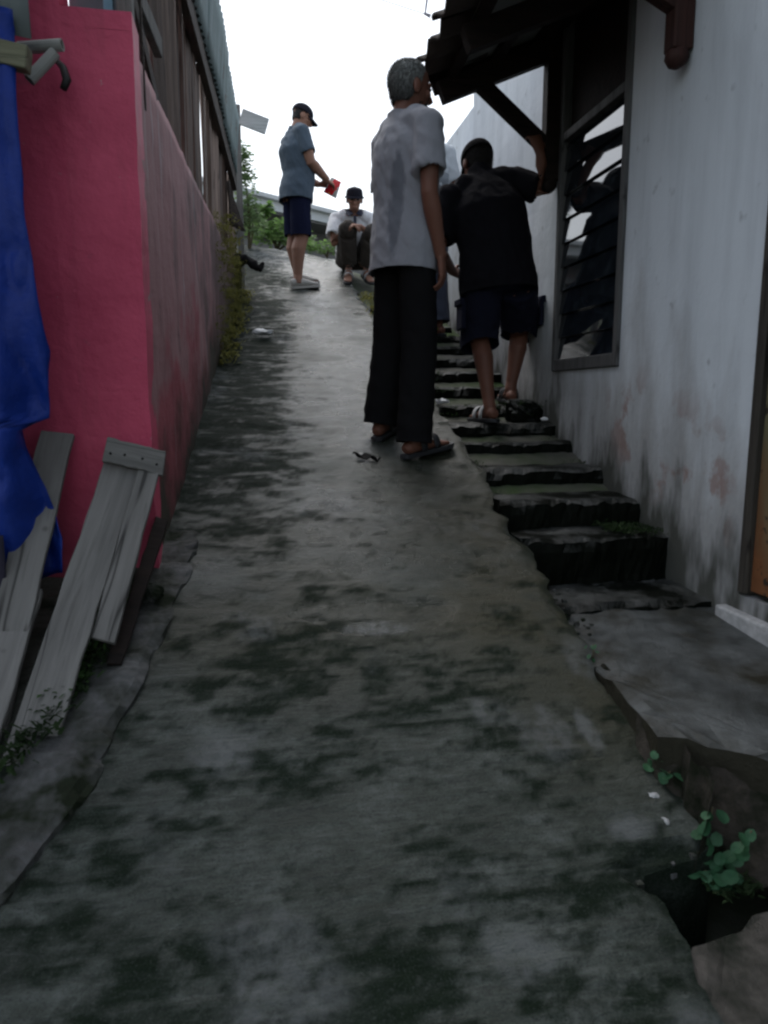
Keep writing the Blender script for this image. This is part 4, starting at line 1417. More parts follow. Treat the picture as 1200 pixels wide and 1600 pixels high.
# ================================================================== PLANTS, MOSS, DEBRIS
def tufts(pts, n, size, seed, spread=.02, up=1.0):
    rg = random.Random(seed)
    vs, fs = [], []
    for p in pts:
        for _ in range(n):
            q = V(p) + V((rg.gauss(0, spread), rg.gauss(0, spread), rg.gauss(0, spread * .3)))
            az = rg.uniform(0, 6.283)
            f = V((math.cos(az), math.sin(az), up * rg.uniform(.2, 1.2))).normalized()
            s = f.cross(V((0, 0, 1))).normalized() if abs(f.z) < .95 else V((1, 0, 0))
            L = size * rg.uniform(.5, 1.3)
            w = L * rg.uniform(.14, .3)
            b = len(vs)
            vs += [q - s * w * .5, q + s * w * .5, q + f * L * .6 + s * w * .6, q + f * L * .6 - s * w * .6, q + f * L - V((0, 0, L * .2))]
            fs += [(b, b + 1, b + 2, b + 3), (b + 3, b + 2, b + 4)]
    return Acc().add(vs, fs)

rg = random.Random(21)
# moss along the left bank between boards and kerb
pts = []
for t in np.linspace(0, 1, 90):
    x = np.interp(t, [0, .35, .7, 1], [-.345, -.45, -.58, -.78])
    y = np.interp(t, [0, .35, .7, 1], [2.22, 1.85, 1.52, 1.25])
    x += rg.gauss(0, .018) - .02
    if rg.random() < .75:
        pts.append((x, y, float(hill(x, y)) + .05))
mk('grass_strip', tufts(pts, 22, .030, 22, .018), 'dmoss', kind='stuff', label='dark green moss and grass at the foot of the leaning boards', cat='moss')
pts = []
for _ in range(46):
    t = rg.random()
    x, y = -.40 - .11 * t + rg.gauss(0, .014), 2.16 - .36 * t + rg.gauss(0, .02)
    pts.append((x, y, float(hill(x, y)) + .055))
mk('board_weeds', tufts(pts, 16, .034, 28, .014), 'bgreen', kind='stuff', label='fresh green weeds between the leaning boards and the kerb', cat='weeds')
# gravel in the gap beside the landing
vs_, fs_ = [], []
for _ in range(260):
    y = rg.uniform(1.24, 2.25)
    x = float(ramp_edge(np.array(y))) + rg.gauss(.01, .025)
    r0 = rg.uniform(.003, .010)
    z = gzf(y) - rg.uniform(.02, .10)
    b = len(vs_)
    pr_ = [V((rg.uniform(.6, 1) * r0 * sx, rg.uniform(.6, 1) * r0 * sy, rg.uniform(.4, .8) * r0 * sz)) for sx in (-1, 1) for sy in (-1, 1) for sz in (-1, 1)]
    vs_ += [V((x, y, z)) + q for q in pr_]
    fs_ += [tuple(i + b for i in f_) for f_ in [(0, 1, 3, 2), (4, 6, 7, 5), (0, 4, 5, 1), (2, 3, 7, 6), (0, 2, 6, 4), (1, 5, 7, 3)]]
mk('gravel', Acc().add(vs_, fs_), 'kerb', kind='stuff', label='loose gravel in the gap between ramp and landing', cat='gravel')
# yellow moss on the wall's far part
pts, pts2 = [], []
for _ in range(420):
    y = rg.uniform(4.55, 6.5)
    z0 = gzf(y)
    t = rg.random() ** 1.3
    if rg.random() > (.35 + .65 * (y - 4.5) / 2):
        continue
    z = z0 + (2.62 - z0) * t
    pts.append((wall_x(y) + .018, y, z))
mk('wall_moss', tufts(pts, 34, .022, 23, .026, -.4), 'moss', kind='stuff', label='yellow-green moss hanging on the far end of the pink side wall', cat='moss')
for _ in range(40):
    y = rg.uniform(4.6, 6.9)
    pts2.append((wall_x(y) + .04 + rg.random() * .05, y, gzf(y) + .01))
for _ in range(16):
    y = rg.uniform(5.6, 6.7)
    pts2.append((wall_x(y) + .0, y, 2.6 + rg.random() * .25))
mk('wall_weeds', tufts(pts2, 12, .05, 24, .03), 'moss', kind='stuff', label='small weeds along the top and foot of the mossy wall', cat='weeds')
# moss on the steps
pts = []
for _ in range(70):
    pts.append((rg.uniform(1.36, 1.53), rg.uniform(2.52, 2.72), .985))
for _ in range(40):
    i = rg.randrange(1, len(steps) - 1)
    pts.append((rg.choice([rg.uniform(.95, 1.02), rg.uniform(1.42, 1.54)]), steps[i][0] + rg.uniform(.12, .28), steps[i][1] + .005))
for _ in range(26):
    pts.append((1.45 + rg.gauss(0, .06), 3.79 + rg.gauss(0, .03), 1.44 + rg.gauss(0, .02)))
for i in range(5, 13):
    for _ in range(5):
        pts.append((rg.uniform(.97, 1.2), steps[i][0] - .005, steps[i][1] - rg.uniform(0, .06)))
mk('step_moss', tufts(pts, 14, .020, 25, .016), 'dmoss', kind='stuff', label='green moss cushions growing on the concrete steps', cat='moss')
pts = [(rg.uniform(.96, 1.3), rg.uniform(5.3, 6.6), 0) for _ in range(60)]
pts = [(x, y, gzf(y) + .04) for x, y, z in pts]
mk('stair_weeds', tufts(pts, 12, .06, 26, .03), 'moss', kind='stuff', label='yellowish weeds at the upper end of the steps', cat='weeds')
pts = []
for _ in range(40):
    y = rg.uniform(1.25, 2.2)
    x = float(ramp_edge(np.array(y))) + .02
    pts.append((x, y, gzf(y) - .10))
for _ in range(14):
    pts.append((.985 + rg.gauss(0, .02), 1.27 + rg.gauss(0, .015), gzf(1.27) - .07))
mk('gully_moss', tufts(pts, 14, .022, 27, .014), 'dmoss', kind='stuff', label='dark moss in the gap between the ramp and the landing', cat='moss')

def heart_leaf(s=1.0):
    out = [(0, 0), (.25, .38), (.62, .50), (1.02, .40), (1.18, .12), (1.12, 0)]
    g = Acc()
    vs = []
    for x, y in out:
        vs.append((x * s - .1 * s, y * s, -.10 * s * (x - .5) ** 2 + .12 * s * abs(y)))
    for x, y in out[1:-1]:
        vs.append((x * s - .1 * s, -y * s, -.10 * s * (x - .5) ** 2 + .12 * s * abs(y)))
    c = len(vs)
    vs.append((.5 * s, 0, -.02 * s))
    ring = [0, 1, 2, 3, 4, 5, 9, 8, 7, 6]
    fs = [(c, ring[i], ring[(i + 1) % 10]) for i in range(10)]
    return g.add(vs, fs).mesh('leaf')
LEAF = heart_leaf(1.0)
LEAF.materials.append(M['leaf'])
def creeper(base, stems, label, seed, size=(.022, .034)):
    r = root('creeper', base, label, 'plant', 'creepers in the gap beside the landing')
    rg = random.Random(seed)
    g = Acc()
    for pts_ in stems:
        P = [V(p) for p in pts_]
        g.tube(P, .0022, 5)
    mk('stem', g, 'stem', r, smooth=True)
    for pts_ in stems:
        P = [V(p) for p in pts_]
        L = len(P) - 1
        n = max(3, int(sum((P[i + 1] - P[i]).length for i in range(L)) / .011))
        for k in range(n):
            t = (k + .5) / n * L
            i = min(int(t), L - 1)
            p = P[i].lerp(P[i + 1], t - i)
            o = bpy.data.objects.new('leaf', LEAF)
            SC.collection.objects.link(o)
            o.parent = r
            q = p + V((rg.uniform(-.02, .01), rg.uniform(-.02, .005), rg.uniform(.0, .018)))
            o.location = q - V(base)
            sc = rg.uniform(*size)
            o.scale = (sc, sc, sc)
            o.rotation_euler = (rg.uniform(-.5, .5), rg.uniform(.1, 1.1), rg.uniform(-3.0, -.9))
    return r
gy = gzf(1.36) - .14
DX = -.045
creeper((1.0 + DX, 1.36, gy), [[(q[0] + DX, q[1], q[2]) for q in st] for st in [[(1.0, 1.36, gy), (1.0, 1.345, gy + .07), (1.01, 1.33, gy + .13), (1.015, 1.325, gy + .19)],
                          [(1.0, 1.36, gy), (1.03, 1.325, gy + .06), (1.06, 1.30, gy + .10), (1.085, 1.285, gy + .15)],
                          [(.99, 1.36, gy), (.985, 1.33, gy + .05), (1.0, 1.30, gy + .05), (1.02, 1.28, gy + .03)],
                          [(1.0, 1.36, gy), (1.03, 1.30, gy + .03), (1.05, 1.27, gy + .06)]]],
        'round-leaved green creeper hanging from the landing corner above the hollow', 31)
gy2 = gzf(1.55) - .10
creeper((.935, 1.55, gy2), [[(.935, 1.55, gy2), (.93, 1.53, gy2 + .07), (.935, 1.50, gy2 + .12)], [(.935, 1.55, gy2), (.94, 1.49, gy2 + .06), (.95, 1.46, gy2 + .09)]],
        'smaller creeper on the side of the landing, above the larger one', 32, (.018, .028))
gy3 = gzf(1.87)
creeper((.945, 1.87, gy3 - .02), [[(.945, 1.87, gy3 - .02), (.94, 1.86, gy3 + .03), (.935, 1.85, gy3 + .05)]],
        'tiny green sprig where the landing meets the ramp', 33, (.010, .016))

def rock(name, c, r, mat, seed, label, cat, group=None, amp=.42, vx=None):
    g = Acc().ball((0, 0, 0), r, nu=26, nv=18)
    me = g.mesh(name)
    a, n = coords(me)
    m = max(r)
    d = fbm(a[:, 0] / m * 1.6 + seed, a[:, 1] / m * 1.6, a[:, 2] / m * 1.6, seed, 4)
    a = a * (1 + amp * 1.6 * d)[:, None]
    setco(me, a)
    return mk(name, me, mat, local=True, loc=c, smooth=False, label=label, cat=cat, group=group)
rock('stone', (1.45, 3.79, 1.395), (.105, .07, .085), 'step', 3, 'dark mossy lump on the step beneath the bare right foot', 'stone')
rock('pebble', (1.17, 2.515, .88), (.022, .014, .017), 'sill', 4, 'pale stone set in the tallest bottom riser', 'stone')
rock('stone', (-.325, 2.20, .915), (.035, .03, .03), 'kerb', 5, 'pale round stone at the pink wall corner by the boards', 'stone')
rock('pebble', (.895, 1.44, gzf(1.44) - .015), (.014, .012, .010), 'sill', 6, 'pebble on the ramp edge beside the dark gap', 'stone')
rock('pebble', (.89, 1.38, gzf(1.38) - .02), (.017, .013, .011), 'sill', 7, 'larger pebble on the ramp edge above the hollow', 'stone')
def litter(c, s, seed, label):
    g = Acc().ball((0, 0, 0), (s, s * .7, s * .4), nu=18, nv=12)
    me = g.mesh('litter')
    a, n = coords(me)
    d = fbm(a[:, 0] / s * 2.4, a[:, 1] / s * 2.4, a[:, 2] / s * 2.4, seed, 4)
    setco(me, a * (1 + .8 * d)[:, None])
    return mk('litter', me, 'paper', local=True, loc=c, label=label, cat='litter')
def on(x, y):
    return float(hill(x, y))
litter((.065, 5.25, on(.065, 5.25) + .03), .060, 1, 'crumpled white plastic scrap lying on the ramp near the mossy wall')
litter((1.03, 3.98, 1.475), .035, 2, 'white scrap on the steps between the two nearer men')
litter((1.10, 4.55, 1.67), .02, 3, 'tiny white scrap high on the steps behind the black trousers')
litter((1.50, 3.64, 1.385), .022, 4, 'white wisp of litter where the step meets the white wall')
# flattened dark leaf
g = Acc()
g.grid(lambda u, v: (.42 + .10 * u + .02 * v, 3.20 - .05 * u + .045 * (v - .5) * math.sin(math.pi * (u * .9 + .05)), on(.45, 3.19 - .05 * u) + .020 + .012 * math.sin(u * 9 + v * 4)), 14, 6)
shell(mk('dead_leaf', g, 'flat_black', label='curled black dead leaf on the ramp by the grey-shirted man', cat='leaf'), .004)

# ================================================================== PEOPLE
def lerp(a, b, t):
    return V(a).lerp(V(b), t)

def hand(g, w, d, n, side, s=1.0, curl=.5, spread=1.0):
    """w wrist, d along the hand, n palm normal; side=+1 thumb towards +a"""
    w, d, n = V(w), V(d).normalized(), V(n)
    n = (n - d * n.dot(d)).normalized()
    a = d.cross(n) * side
    g.loft([(w - d * .015 * s, .025 * s, .020 * s, a), (w + d * .02 * s, .030 * s, .018 * s, a), (w + d * .055 * s, .038 * s, .017 * s, a), (w + d * .088 * s, .038 * s, .014 * s, a), (w + d * .097 * s, .033 * s, .009 * s, a)], 12)
    for k, (o, L) in enumerate(((.030, .070), (.0105, .080), (-.0105, .075), (-.030, .058))):
        p = w + d * .088 * s + a * o * s
        ang = .15
        pts = [p - d * .015 * s, p]
        dirn = (d + a * (o * 1.2 * spread)).normalized()
        for j, f in enumerate((.45, .32, .23)):
            ang += curl * (.55, .75, .5)[j]
            q = dirn * math.cos(ang) + n * math.sin(ang)
            p = p + q * L * f * s
            pts.append(p)
        g.tube(pts, [.0095 * s, .0095 * s, .0088 * s, .008 * s, .0065 * s], 8)
    p = w + d * .03 * s + a * .026 * s
    t1 = (d * .65 + a * .65 + n * .35).normalized()
    t2 = (d * .9 + a * .2 + n * .5).normalized()
    g.tube([p - a * .015 * s, p, p + t1 * .035 * s, p + t1 * .035 * s + t2 * .030 * s, p + t1 * .035 * s + t2 * .050 * s], [.013 * s, .013 * s, .011 * s, .0095 * s, .007 * s], 8)

def foot_frame(J, S):
    f = V(J['ft' + S]).normalized()
    sd_ = f.cross(V((0, 0, 1))).normalized()
    u = sd_.cross(f)
    return f, sd_, u

def person(J, label, skin, s=1.0, voxel=.005, hands=(.5, .5), fat=1.0):
    """J: world joints.  Returns the root with its body built."""
    base = lerp(J['aR'], J['aL'], .5)
    base = V((base.x, base.y, min(J['aR'].z, J['aL'].z) - .085 * s))
    r = root('person', base, label, 'person')
    g = Acc()
    rc, rp = V(J['rc']), V(J['rp'])
    s0 = s
    pel, wai, che, nek = J['pelvis'], J['waist'], J['chest'], J['neck']
    up0 = (wai - pel).normalized()
    g.loft([(pel - up0 * .09 * s, .10 * s, .08 * s, rp), (pel, .150 * s, .10 * s, rp), (wai, .130 * s, .09 * s, rc), (che, .150 * s, .105 * s, rc),
            (lerp(che, nek, .6), .115 * s, .08 * s, rc), (nek, .058 * s, .055 * s, rc)], 18)
    hc, hf, hu = V(J['head']), V(J['hf']).normalized(), V(J['hu']).normalized()
    hu = (hu - hf * hu.dot(hf)).normalized()
    hr = hf.cross(hu)
    H = lambda f, u, q=0: hc + hf * (f * s) + hu * (u * s) + hr * (q * s)
    ax = (hr, hf, hu)
    k = lambda *r_: tuple(x * s for x in r_)
    g.loft([(nek - (nek - che).normalized() * -.0 - V((0, 0, .03)), .060 * s, .056 * s, rc), (lerp(nek, H(-.02, -.07), .5), .053 * s, .052 * s, hr), (H(-.015, -.05), .055 * s, .055 * s, hr)], 14)
    g.ball(H(-.012, .028), k(.075, .096, .090), ax, 18, 14)
    g.loft([(H(.008, .03), .066 * s, .078 * s, hr), (H(.012, -.02), .064 * s, .076 * s, hr), (H(.020, -.06), .055 * s, .066 * s, hr), (H(.033, -.095), .040 * s, .046 * s, hr), (H(.045, -.112), .022 * s, .028 * s, hr)], 16)
    g.ball(H(.072, .020), k(.050, .018, .012), ax)
    g.ball(H(.062, -.022, .038), k(.022, .020, .018), ax)
    g.ball(H(.062, -.022, -.038), k(.022, .020, .018), ax)
    g.loft([(H(.080, .012), .008 * s, .010 * s, hr), (H(.095, -.012), .010 * s, .011 * s, hr), (H(.104, -.030), .015 * s, .013 * s, hr), (H(.090, -.040), .014 * s, .010 * s, hr)], 10)
    g.ball(H(.082, -.062), k(.024, .012, .006), ax)
    g.ball(H(.080, -.073), k(.021, .012, .007), ax)
    for q in (-1, 1):
        g.ball(H(-.006, -.012, q * .076), k(.010, .020, .032), ax)
    for S, q in (('R', 1), ('L', -1)):
        s = s0 * fat
        sh, el, wr = J['s' + S], J['e' + S], J['w' + S]
        g.loft([(lerp(nek, sh, .45), .040 * s, .044 * s), (sh, .048 * s, .048 * s), (lerp(sh, el, .4), .047 * s, .047 * s), (lerp(sh, el, .85), .039 * s, .039 * s), (el, .038 * s, .038 * s),
                (lerp(el, wr, .25), .040 * s, .040 * s), (lerp(el, wr, .7), .031 * s, .030 * s), (wr, .026 * s, .023 * s)], 14)
        s = s0
        hand(g, wr, J['hd' + S], J['hn' + S], J.get('ts' + S, 1), s, hands[0 if S == 'R' else 1])
        hp, kn, an = J['hip' + S], J['k' + S], J['a' + S]
        s = s0 * fat
        back = V(J['ft' + S]).normalized() * -.018 * s
        g.loft([(hp, .082 * s, .085 * s), (lerp(hp, kn, .4), .075 * s, .075 * s), (lerp(hp, kn, .85), .056 * s, .056 * s), (kn, .053 * s, .055 * s), (lerp(kn, an, .28) + back, .054 * s, .056 * s),
                (lerp(kn, an, .6) + back * .5, .042 * s, .043 * s), (lerp(kn, an, .9), .033 * s, .034 * s), (an, .035 * s, .038 * s), (an - V((0, 0, .03 * s)), .034 * s, .042 * s)], 16)
        s = s0
        f, sd_, u = foot_frame(J, S)
        F = lambda x, z: an + f * (x * s) + u * (z * s)
        g.loft([(F(-.065, -.045), .022 * s, .018 * s, sd_), (F(-.045, -.04), .032 * s, .032 * s, sd_), (F(.02, -.035), .033 * s, .036 * s, sd_), (F(.08, -.045), .040 * s, .026 * s, sd_), (F(.135, -.055), .044 * s, .016 * s, sd_), (F(.175, -.060), .036 * s, .011 * s, sd_)], 14)
        for t in range(5):
            o = (.034, .017, .001, -.014, -.028)[t] * (-q)
            L = (.035, .032, .028, .022, .016)[t]
            g.tube([F(.155, -.058) + sd_ * o * s, F(.172 + L * .5, -.058) + sd_ * o * s, F(.172 + L, -.062) + sd_ * o * s], [.010 * s, .0095 * s, .007 * s], 8)
    me = vox(g, voxel, 2, 'body')
    mk('body', me, skin, r, smooth=True)
    for q in (-1, 1):
        mk('eye', Acc().ball(H(.079, .004, q * .030), k(.013, .009, .008), ax), 'eye', r, smooth=True)
    return r, H, (hr, hf, hu)

def fold(me, amp, seed, up=(0, 0, 1), f=9, stretch=.4, extra=None):
    a, n = coords(me)
    d = fbm(a[:, 0] * f, a[:, 1] * f, a[:, 2] * f * stretch, seed, 3)
    d2 = fbm(a[:, 0] * f * 2.2 + a[:, 2] * 6, a[:, 1] * f * 2.2, a[:, 2] * f * 1.2, seed + 5, 3)
    d = .8 * d + .55 * (1 - np.abs(d2) * 2.2)
    d3 = fbm(a[:, 0] * 16 + a[:, 2] * 9, a[:, 1] * 16 - a[:, 2] * 5, a[:, 2] * 8, seed + 9, 2)
    d = d + .35 * (1 - np.abs(d3) * 3)
    if extra is not None:
        d = d + extra(a)
    setco(me, a + n * (d * amp)[:, None])
    return me

def tee(J, r, mat, s=1.0, hem=.10, loose=1.0, sl=.62, seed=1, voxel=.009, amp=.010, name='shirt', belly=.0, slw=1.0, neckr=.085):
    g = Acc()
    rc, rp = V(J['rc']), V(J['rp'])
    pel, wai, che, nek = J['pelvis'], J['waist'], J['chest'], J['neck']
    up0 = (wai - pel).normalized()
    fw = V((0, 0, 1)).cross(rc).normalized()
    l = loose * s
    g.loft([(pel - up0 * (hem + .06) * s, .188 * l, .138 * l, rp), (pel - up0 * .03 * s, .186 * l, .138 * l, rp), (lerp(pel, wai, .6) + fw * belly, .176 * l, .131 * l, rp), (wai + fw * belly, .174 * l, .130 * l, rc), (che, .178 * l, .132 * l, rc),
            (lerp(che, nek, .45), .160 * s, .115 * s, rc), (lerp(che, nek, .78), .105 * s, .085 * s, rc), (nek + (nek - che).normalized() * .01, .066 * s, .064 * s, rc), (nek + (nek - che).normalized() * .06, .060 * s, .060 * s, rc)], 24)
    pl = [(pel - up0 * hem * s, -up0, .40 * s), (nek + (nek - che).normalized() * .006 * s, (nek - che).normalized() * .9 + fw * .25, neckr * s)]
    for S in 'RL':
        sh, el = J['s' + S], J['e' + S]
        d = (el - sh).normalized()
        g.ball(sh, (.064 * s, .064 * s, .064 * s))
        g.ball(lerp(nek, sh, .5), (.066 * s, .066 * s, .066 * s))
        b = slw * s
        g.loft([(lerp(che, nek, .75), .07 * s, .07 * s), (lerp(nek, sh, .55), .062 * s, .066 * s), (lerp(nek, sh, .85), .062 * s, .064 * s), (sh + d * .02, .063 * s, .064 * s), (sh + (el - sh) * .35, .066 * b, .066 * b), (sh + (el - sh) * (sl - .04), .074 * b, .074 * b), (sh + (el - sh) * sl, .073 * b, .073 * b), (sh + (el - sh) * (sl - .002), .056 * b, .056 * b), (sh + (el - sh) * (sl - .12), .05 * b, .05 * b)], 16)
    me = vox(g, voxel, 4, name)
    fold(me, amp * s, seed)
    cut(me, pl)
    return shell(mk(name, me, mat, r, smooth=True), .005)

def legs(J, r, mat, s=1.0, to=1.0, w=(.098, .092, .090), seed=2, voxel=.009, amp=.008, name='trousers', bunch=0.0):
    g = Acc()
    rp = V(J['rp'])
    pel, wai = J['pelvis'], J['waist']
    up0 = (wai - pel).normalized()
    g.loft([(pel - up0 * .10 * s, .12 * s, .10 * s, rp), (pel - up0 * .02 * s, .158 * s, .112 * s, rp), (lerp(pel, wai, .5), .148 * s, .105 * s, rp), (lerp(pel, wai, .8), .140 * s, .10 * s, rp)], 22)
    pl = []
    for S in 'RL':
        hp, kn, an = J['hip' + S], J['k' + S], J['a' + S]
        L1, L2 = (kn - hp).length, (an - kn).length
        def at_(t):                # t in 0..2 : hip-knee-ankle
            return lerp(hp, kn, t) if t <= 1 else lerp(kn, an, t - 1)
        T = to
        ts = [0, .3, .6, .9] + [t for t in (1.0, 1.12, 1.4, 1.7, 1.95) if t < T + .12] + [T + .12]
        ts = sorted({t for t in ts if t <= T + .12})
        rs = np.interp(ts, [0, 1, 2], w)
        g.loft([(at_(min(t, 2.15)), q * s, q * s) for t, q in zip(ts, rs)], 18)
        if T > 1.2:
            kr = w[1] * 1.0 * s
            g.ball(kn, (kr, kr, kr))
        d = ((kn - hp) if T <= 1 else (an - kn)).normalized()
        pl.append((at_(T), d, .14 * s))
    me = vox(g, voxel, 4, name)
    ex = None
    if bunch:
        z0 = min(J['aR'].z, J['aL'].z)
        ex = lambda a: bunch * sst(z0 + .42, z0 + .05, a[:, 2]) * np.sin(a[:, 2] * 70 + 5 * fbm(a[:, 0] * 7, a[:, 1] * 7, a[:, 2] * 3, 3, 2))
    fold(me, amp * s, seed, extra=ex)
    cut(me, pl)
    return shell(mk(name, me, mat, r, smooth=True), .005)

def footwear(J, r, S, mat, strapmat, s=1.0, kind='sandal'):
    an = J['a' + S]
    f, sd_, u = foot_frame(J, S)
    F = lambda x, z, y=0: an + f * (x * s) + u * (z * s) + sd_ * (y * s)
    out = [(-.085, 0), (-.07, .03), (0, .036), (.07, .044), (.14, .052), (.19, .046), (.222, .02), (.226, 0)]
    ring = out + [(x, -y) for x, y in reversed(out[1:-1])]
    g = Acc()
    n = len(ring)
    vs = [F(x * 1.02, -.066, y) for x, y in ring] + [F(x * 1.02, -.088, y) for x, y in ring]
    g.add(vs, [tuple(range(n)), tuple(reversed(range(n, 2 * n)))] + [(i, i + n, (i + 1) % n + n, (i + 1) % n) for i in range(n)])
    sole = mk(kind, g, mat, r, bevel=.004)
    if kind == 'sandal':
        for x, h in ((.10, .002), (.02, .014)):
            g = Acc().grid(lambda a, b, x=x, h=h: F(x + .035 * (b - .5), -.066 + (.062 + h) * math.sin(math.pi * a) ** .7, .046 * math.cos(math.pi * a)), 14, 2)
            shell(mk('strap', g, strapmat, sole, smooth=True), .003)
    else:
        g = Acc().loft([(F(-.078, -.03), .030 * s, .036 * s, sd_), (F(-.03, -.026), .042 * s, .046 * s, sd_), (F(.05, -.03), .045 * s, .042 * s, sd_), (F(.13, -.045), .050 * s, .028 * s, sd_), (F(.20, -.055), .040 * s, .018 * s, sd_), (F(.222, -.06), .02 * s, .010 * s, sd_)], 16)
        mk('upper', vox(g, .006, 3), mat, sole, smooth=True)
    return sole

def hair_cap(r, H, ax, mat, s=1.0, grow=.007, front=.045, low=-.035, seed=1, name='hair', amp=.004, nape=-.055, strands=0, slen=.012):
    hr, hf, hu = ax
    g = Acc()
    q = lambda *t: tuple((x + grow) * s for x in t)
    g.ball(H(-.012, .028), q(.075, .096, .090), ax, 22, 16)
    g.loft([(H(-.03, .02), (.070 + grow) * s, (.072 + grow) * s, hr), (H(-.035, -.03), (.062 + grow) * s, (.058 + grow) * s, hr), (H(-.035, -.072), (.050 + grow) * s, (.040 + grow) * s, hr)], 18)
    me = vox(g, .006, 3, name)
    roughen(me, amp, 55, seed)
    sgrow = strands
    cut(me, [(H(-.02, nape), -hu, .3), (H(.004, -.01), (hf * .92 - hu * .38).normalized(), .3)])
    hob = shell(mk(name, me, mat, r, smooth=True), .004)
    if strands:
        a, n = coords(me)
        rg_ = np.random.default_rng(seed)
        tri = np.array([q.vertices[:3] for q in me.polygons])
        pick = tri[rg_.integers(0, len(tri), strands)]
        w = rg_.dirichlet((1, 1, 1), strands)
        p = (a[pick] * w[:, :, None]).sum(1)
        nn = n[pick[:, 0]]
        comb = np.array(-hu * .9 - hf * .3)
        L = slen * rg_.uniform(.5, 1.3, strands)[:, None]
        d = nn * rg_.uniform(.35, .9, strands)[:, None] + comb * .7 + rg_.normal(0, .28, (strands, 3))
        d /= np.linalg.norm(d, axis=1)[:, None]
        sdv = np.cross(d, nn)
        sdv /= np.linalg.norm(sdv, axis=1)[:, None] + 1e-6
        t = .0011
        vs = np.stack([p - sdv * t - nn * .001, p + sdv * t - nn * .001, p + d * L], 1).reshape(-1, 3)
        g = Acc().add(vs.tolist(), np.arange(strands * 3).reshape(-1, 3).tolist())
        so = mk('strands', g, mat, hob, local=True)
        so['kind'] = 'stuff'
    return hob

def cap_hat(r, H, ax, mat, s=1.0, visor=1, tilt=0.0, bucket=False):
    hr, hf, hu = ax
    g = Acc()
    if bucket:
        g.loft([(H(-.012, .0), .088 * s, .106 * s, hr), (H(-.012, .05), .086 * s, .104 * s, hr), (H(-.014, .085), .080 * s, .098 * s, hr), (H(-.016, .104), .060 * s, .076 * s, hr), (H(-.016, .112), .03 * s, .04 * s, hr)], 22)
    else:
        g.ball(H(-.012, .040), (.088 * s, .108 * s, .088 * s), ax, 24, 18)
    me = vox(g, .006, 2, 'cap')
    cut(me, [(H(0, .030), -hu, .4)])
    c = mk('cap', me, mat, r, smooth=True)
    shell(c, .003)
    g = Acc()
    if bucket:
        def br(u, v):
            a = 2 * math.pi * u
            return H(-.012 + (.104 + (.030 if math.cos(a) > 0 else .016) * v) * math.cos(a), .034 - .020 * v, (.086 + .016 * v) * math.sin(a))
        g.grid(br, 40, 3)
    else:
        def br(u, v):
            a = (u - .5) * 2.0
            rad = .100 + .072 * v * math.cos(a * .9)
            return H(visor * rad * math.cos(a) * 1.02 - .012, .038 - .030 * v - .012 * math.cos(a * 2) * 0 - .018 * (abs(u - .5) * 2) ** 2, .083 * math.sin(a) * (1 + .05 * v))
        g.grid(br, 20, 5)
    shell(mk('visor', g, mat, c, smooth=True), .004)
    mk('button', Acc().ball(H(-.014, .112 if bucket else .130), (.007, .007, .004), ax, 8, 6), mat, c)
    return c

def stand(x, y, yaw, H=1.66, feet=.13, lean=0.0, gzv=None):
    """upright pose; yaw = turn from +Y towards +X"""
    s = H / 1.70
    f = V((math.sin(yaw), math.cos(yaw), 0))
    rt = V((math.cos(yaw), -math.sin(yaw), 0))
    J = {}
    fR, fL = V((x, y, 0)) + rt * feet * s, V((x, y, 0)) - rt * feet * s
    zR, zL = (on(fR.x, fR.y), on(fL.x, fL.y)) if gzv is None else gzv
    zb = (zR + zL) / 2
    P = lambda u, fo, z: V((x, y, zb)) + rt * (u * s) + f * (fo * s + lean * max(0, z - .9)) + V((0, 0, z * s))
    J['aR'] = fR + V((0, 0, zR + .088 * s)) - f * .04 * s
    J['aL'] = fL + V((0, 0, zL + .088 * s)) - f * .04 * s
    J['hipR'], J['hipL'] = P(.085, 0, .87), P(-.085, 0, .87)
    J['kR'], J['kL'] = lerp(J['hipR'], J['aR'], .52) + f * .025, lerp(J['hipL'], J['aL'], .52) + f * .025
    J['pelvis'], J['waist'], J['chest'], J['neck'] = P(0, 0, .93), P(0, .01, 1.08), P(0, .0, 1.27), P(0, -.01, 1.455)
    J['head'] = P(0, .025, 1.585)
    J['hf'], J['hu'] = f.copy(), V((0, 0, 1))
    J['sR'], J['sL'] = P(.185, -.01, 1.385), P(-.185, -.01, 1.385)
    J['eR'], J['eL'] = P(.225, -.02, 1.10), P(-.225, -.02, 1.10)
    J['wR'], J['wL'] = P(.225, .04, .86), P(-.225, .04, .86)
    for S, q in (('R', 1), ('L', -1)):
        J['hd' + S] = V((0, 0, -1)) + f * .15
        J['hn' + S] = -rt * q
        J['ts' + S] = q
    J['rc'] = J['rp'] = rt
    for S in 'RL':
        J['ft' + S] = V((f.x, f.y, 0))
    J['_f'], J['_r'], J['_P'] = f, rt, P
    return J, s

def tilt_foot(J, S):
    f = V(J['ft' + S])
    f.z = 0
    f.normalize()
    a = J['a' + S]
    e = .12
    f.z = (on(a.x + f.x * e, a.y + f.y * e) - on(a.x - f.x * e, a.y - f.y * e)) / (2 * e)
    J['ft' + S] = f.normalized()

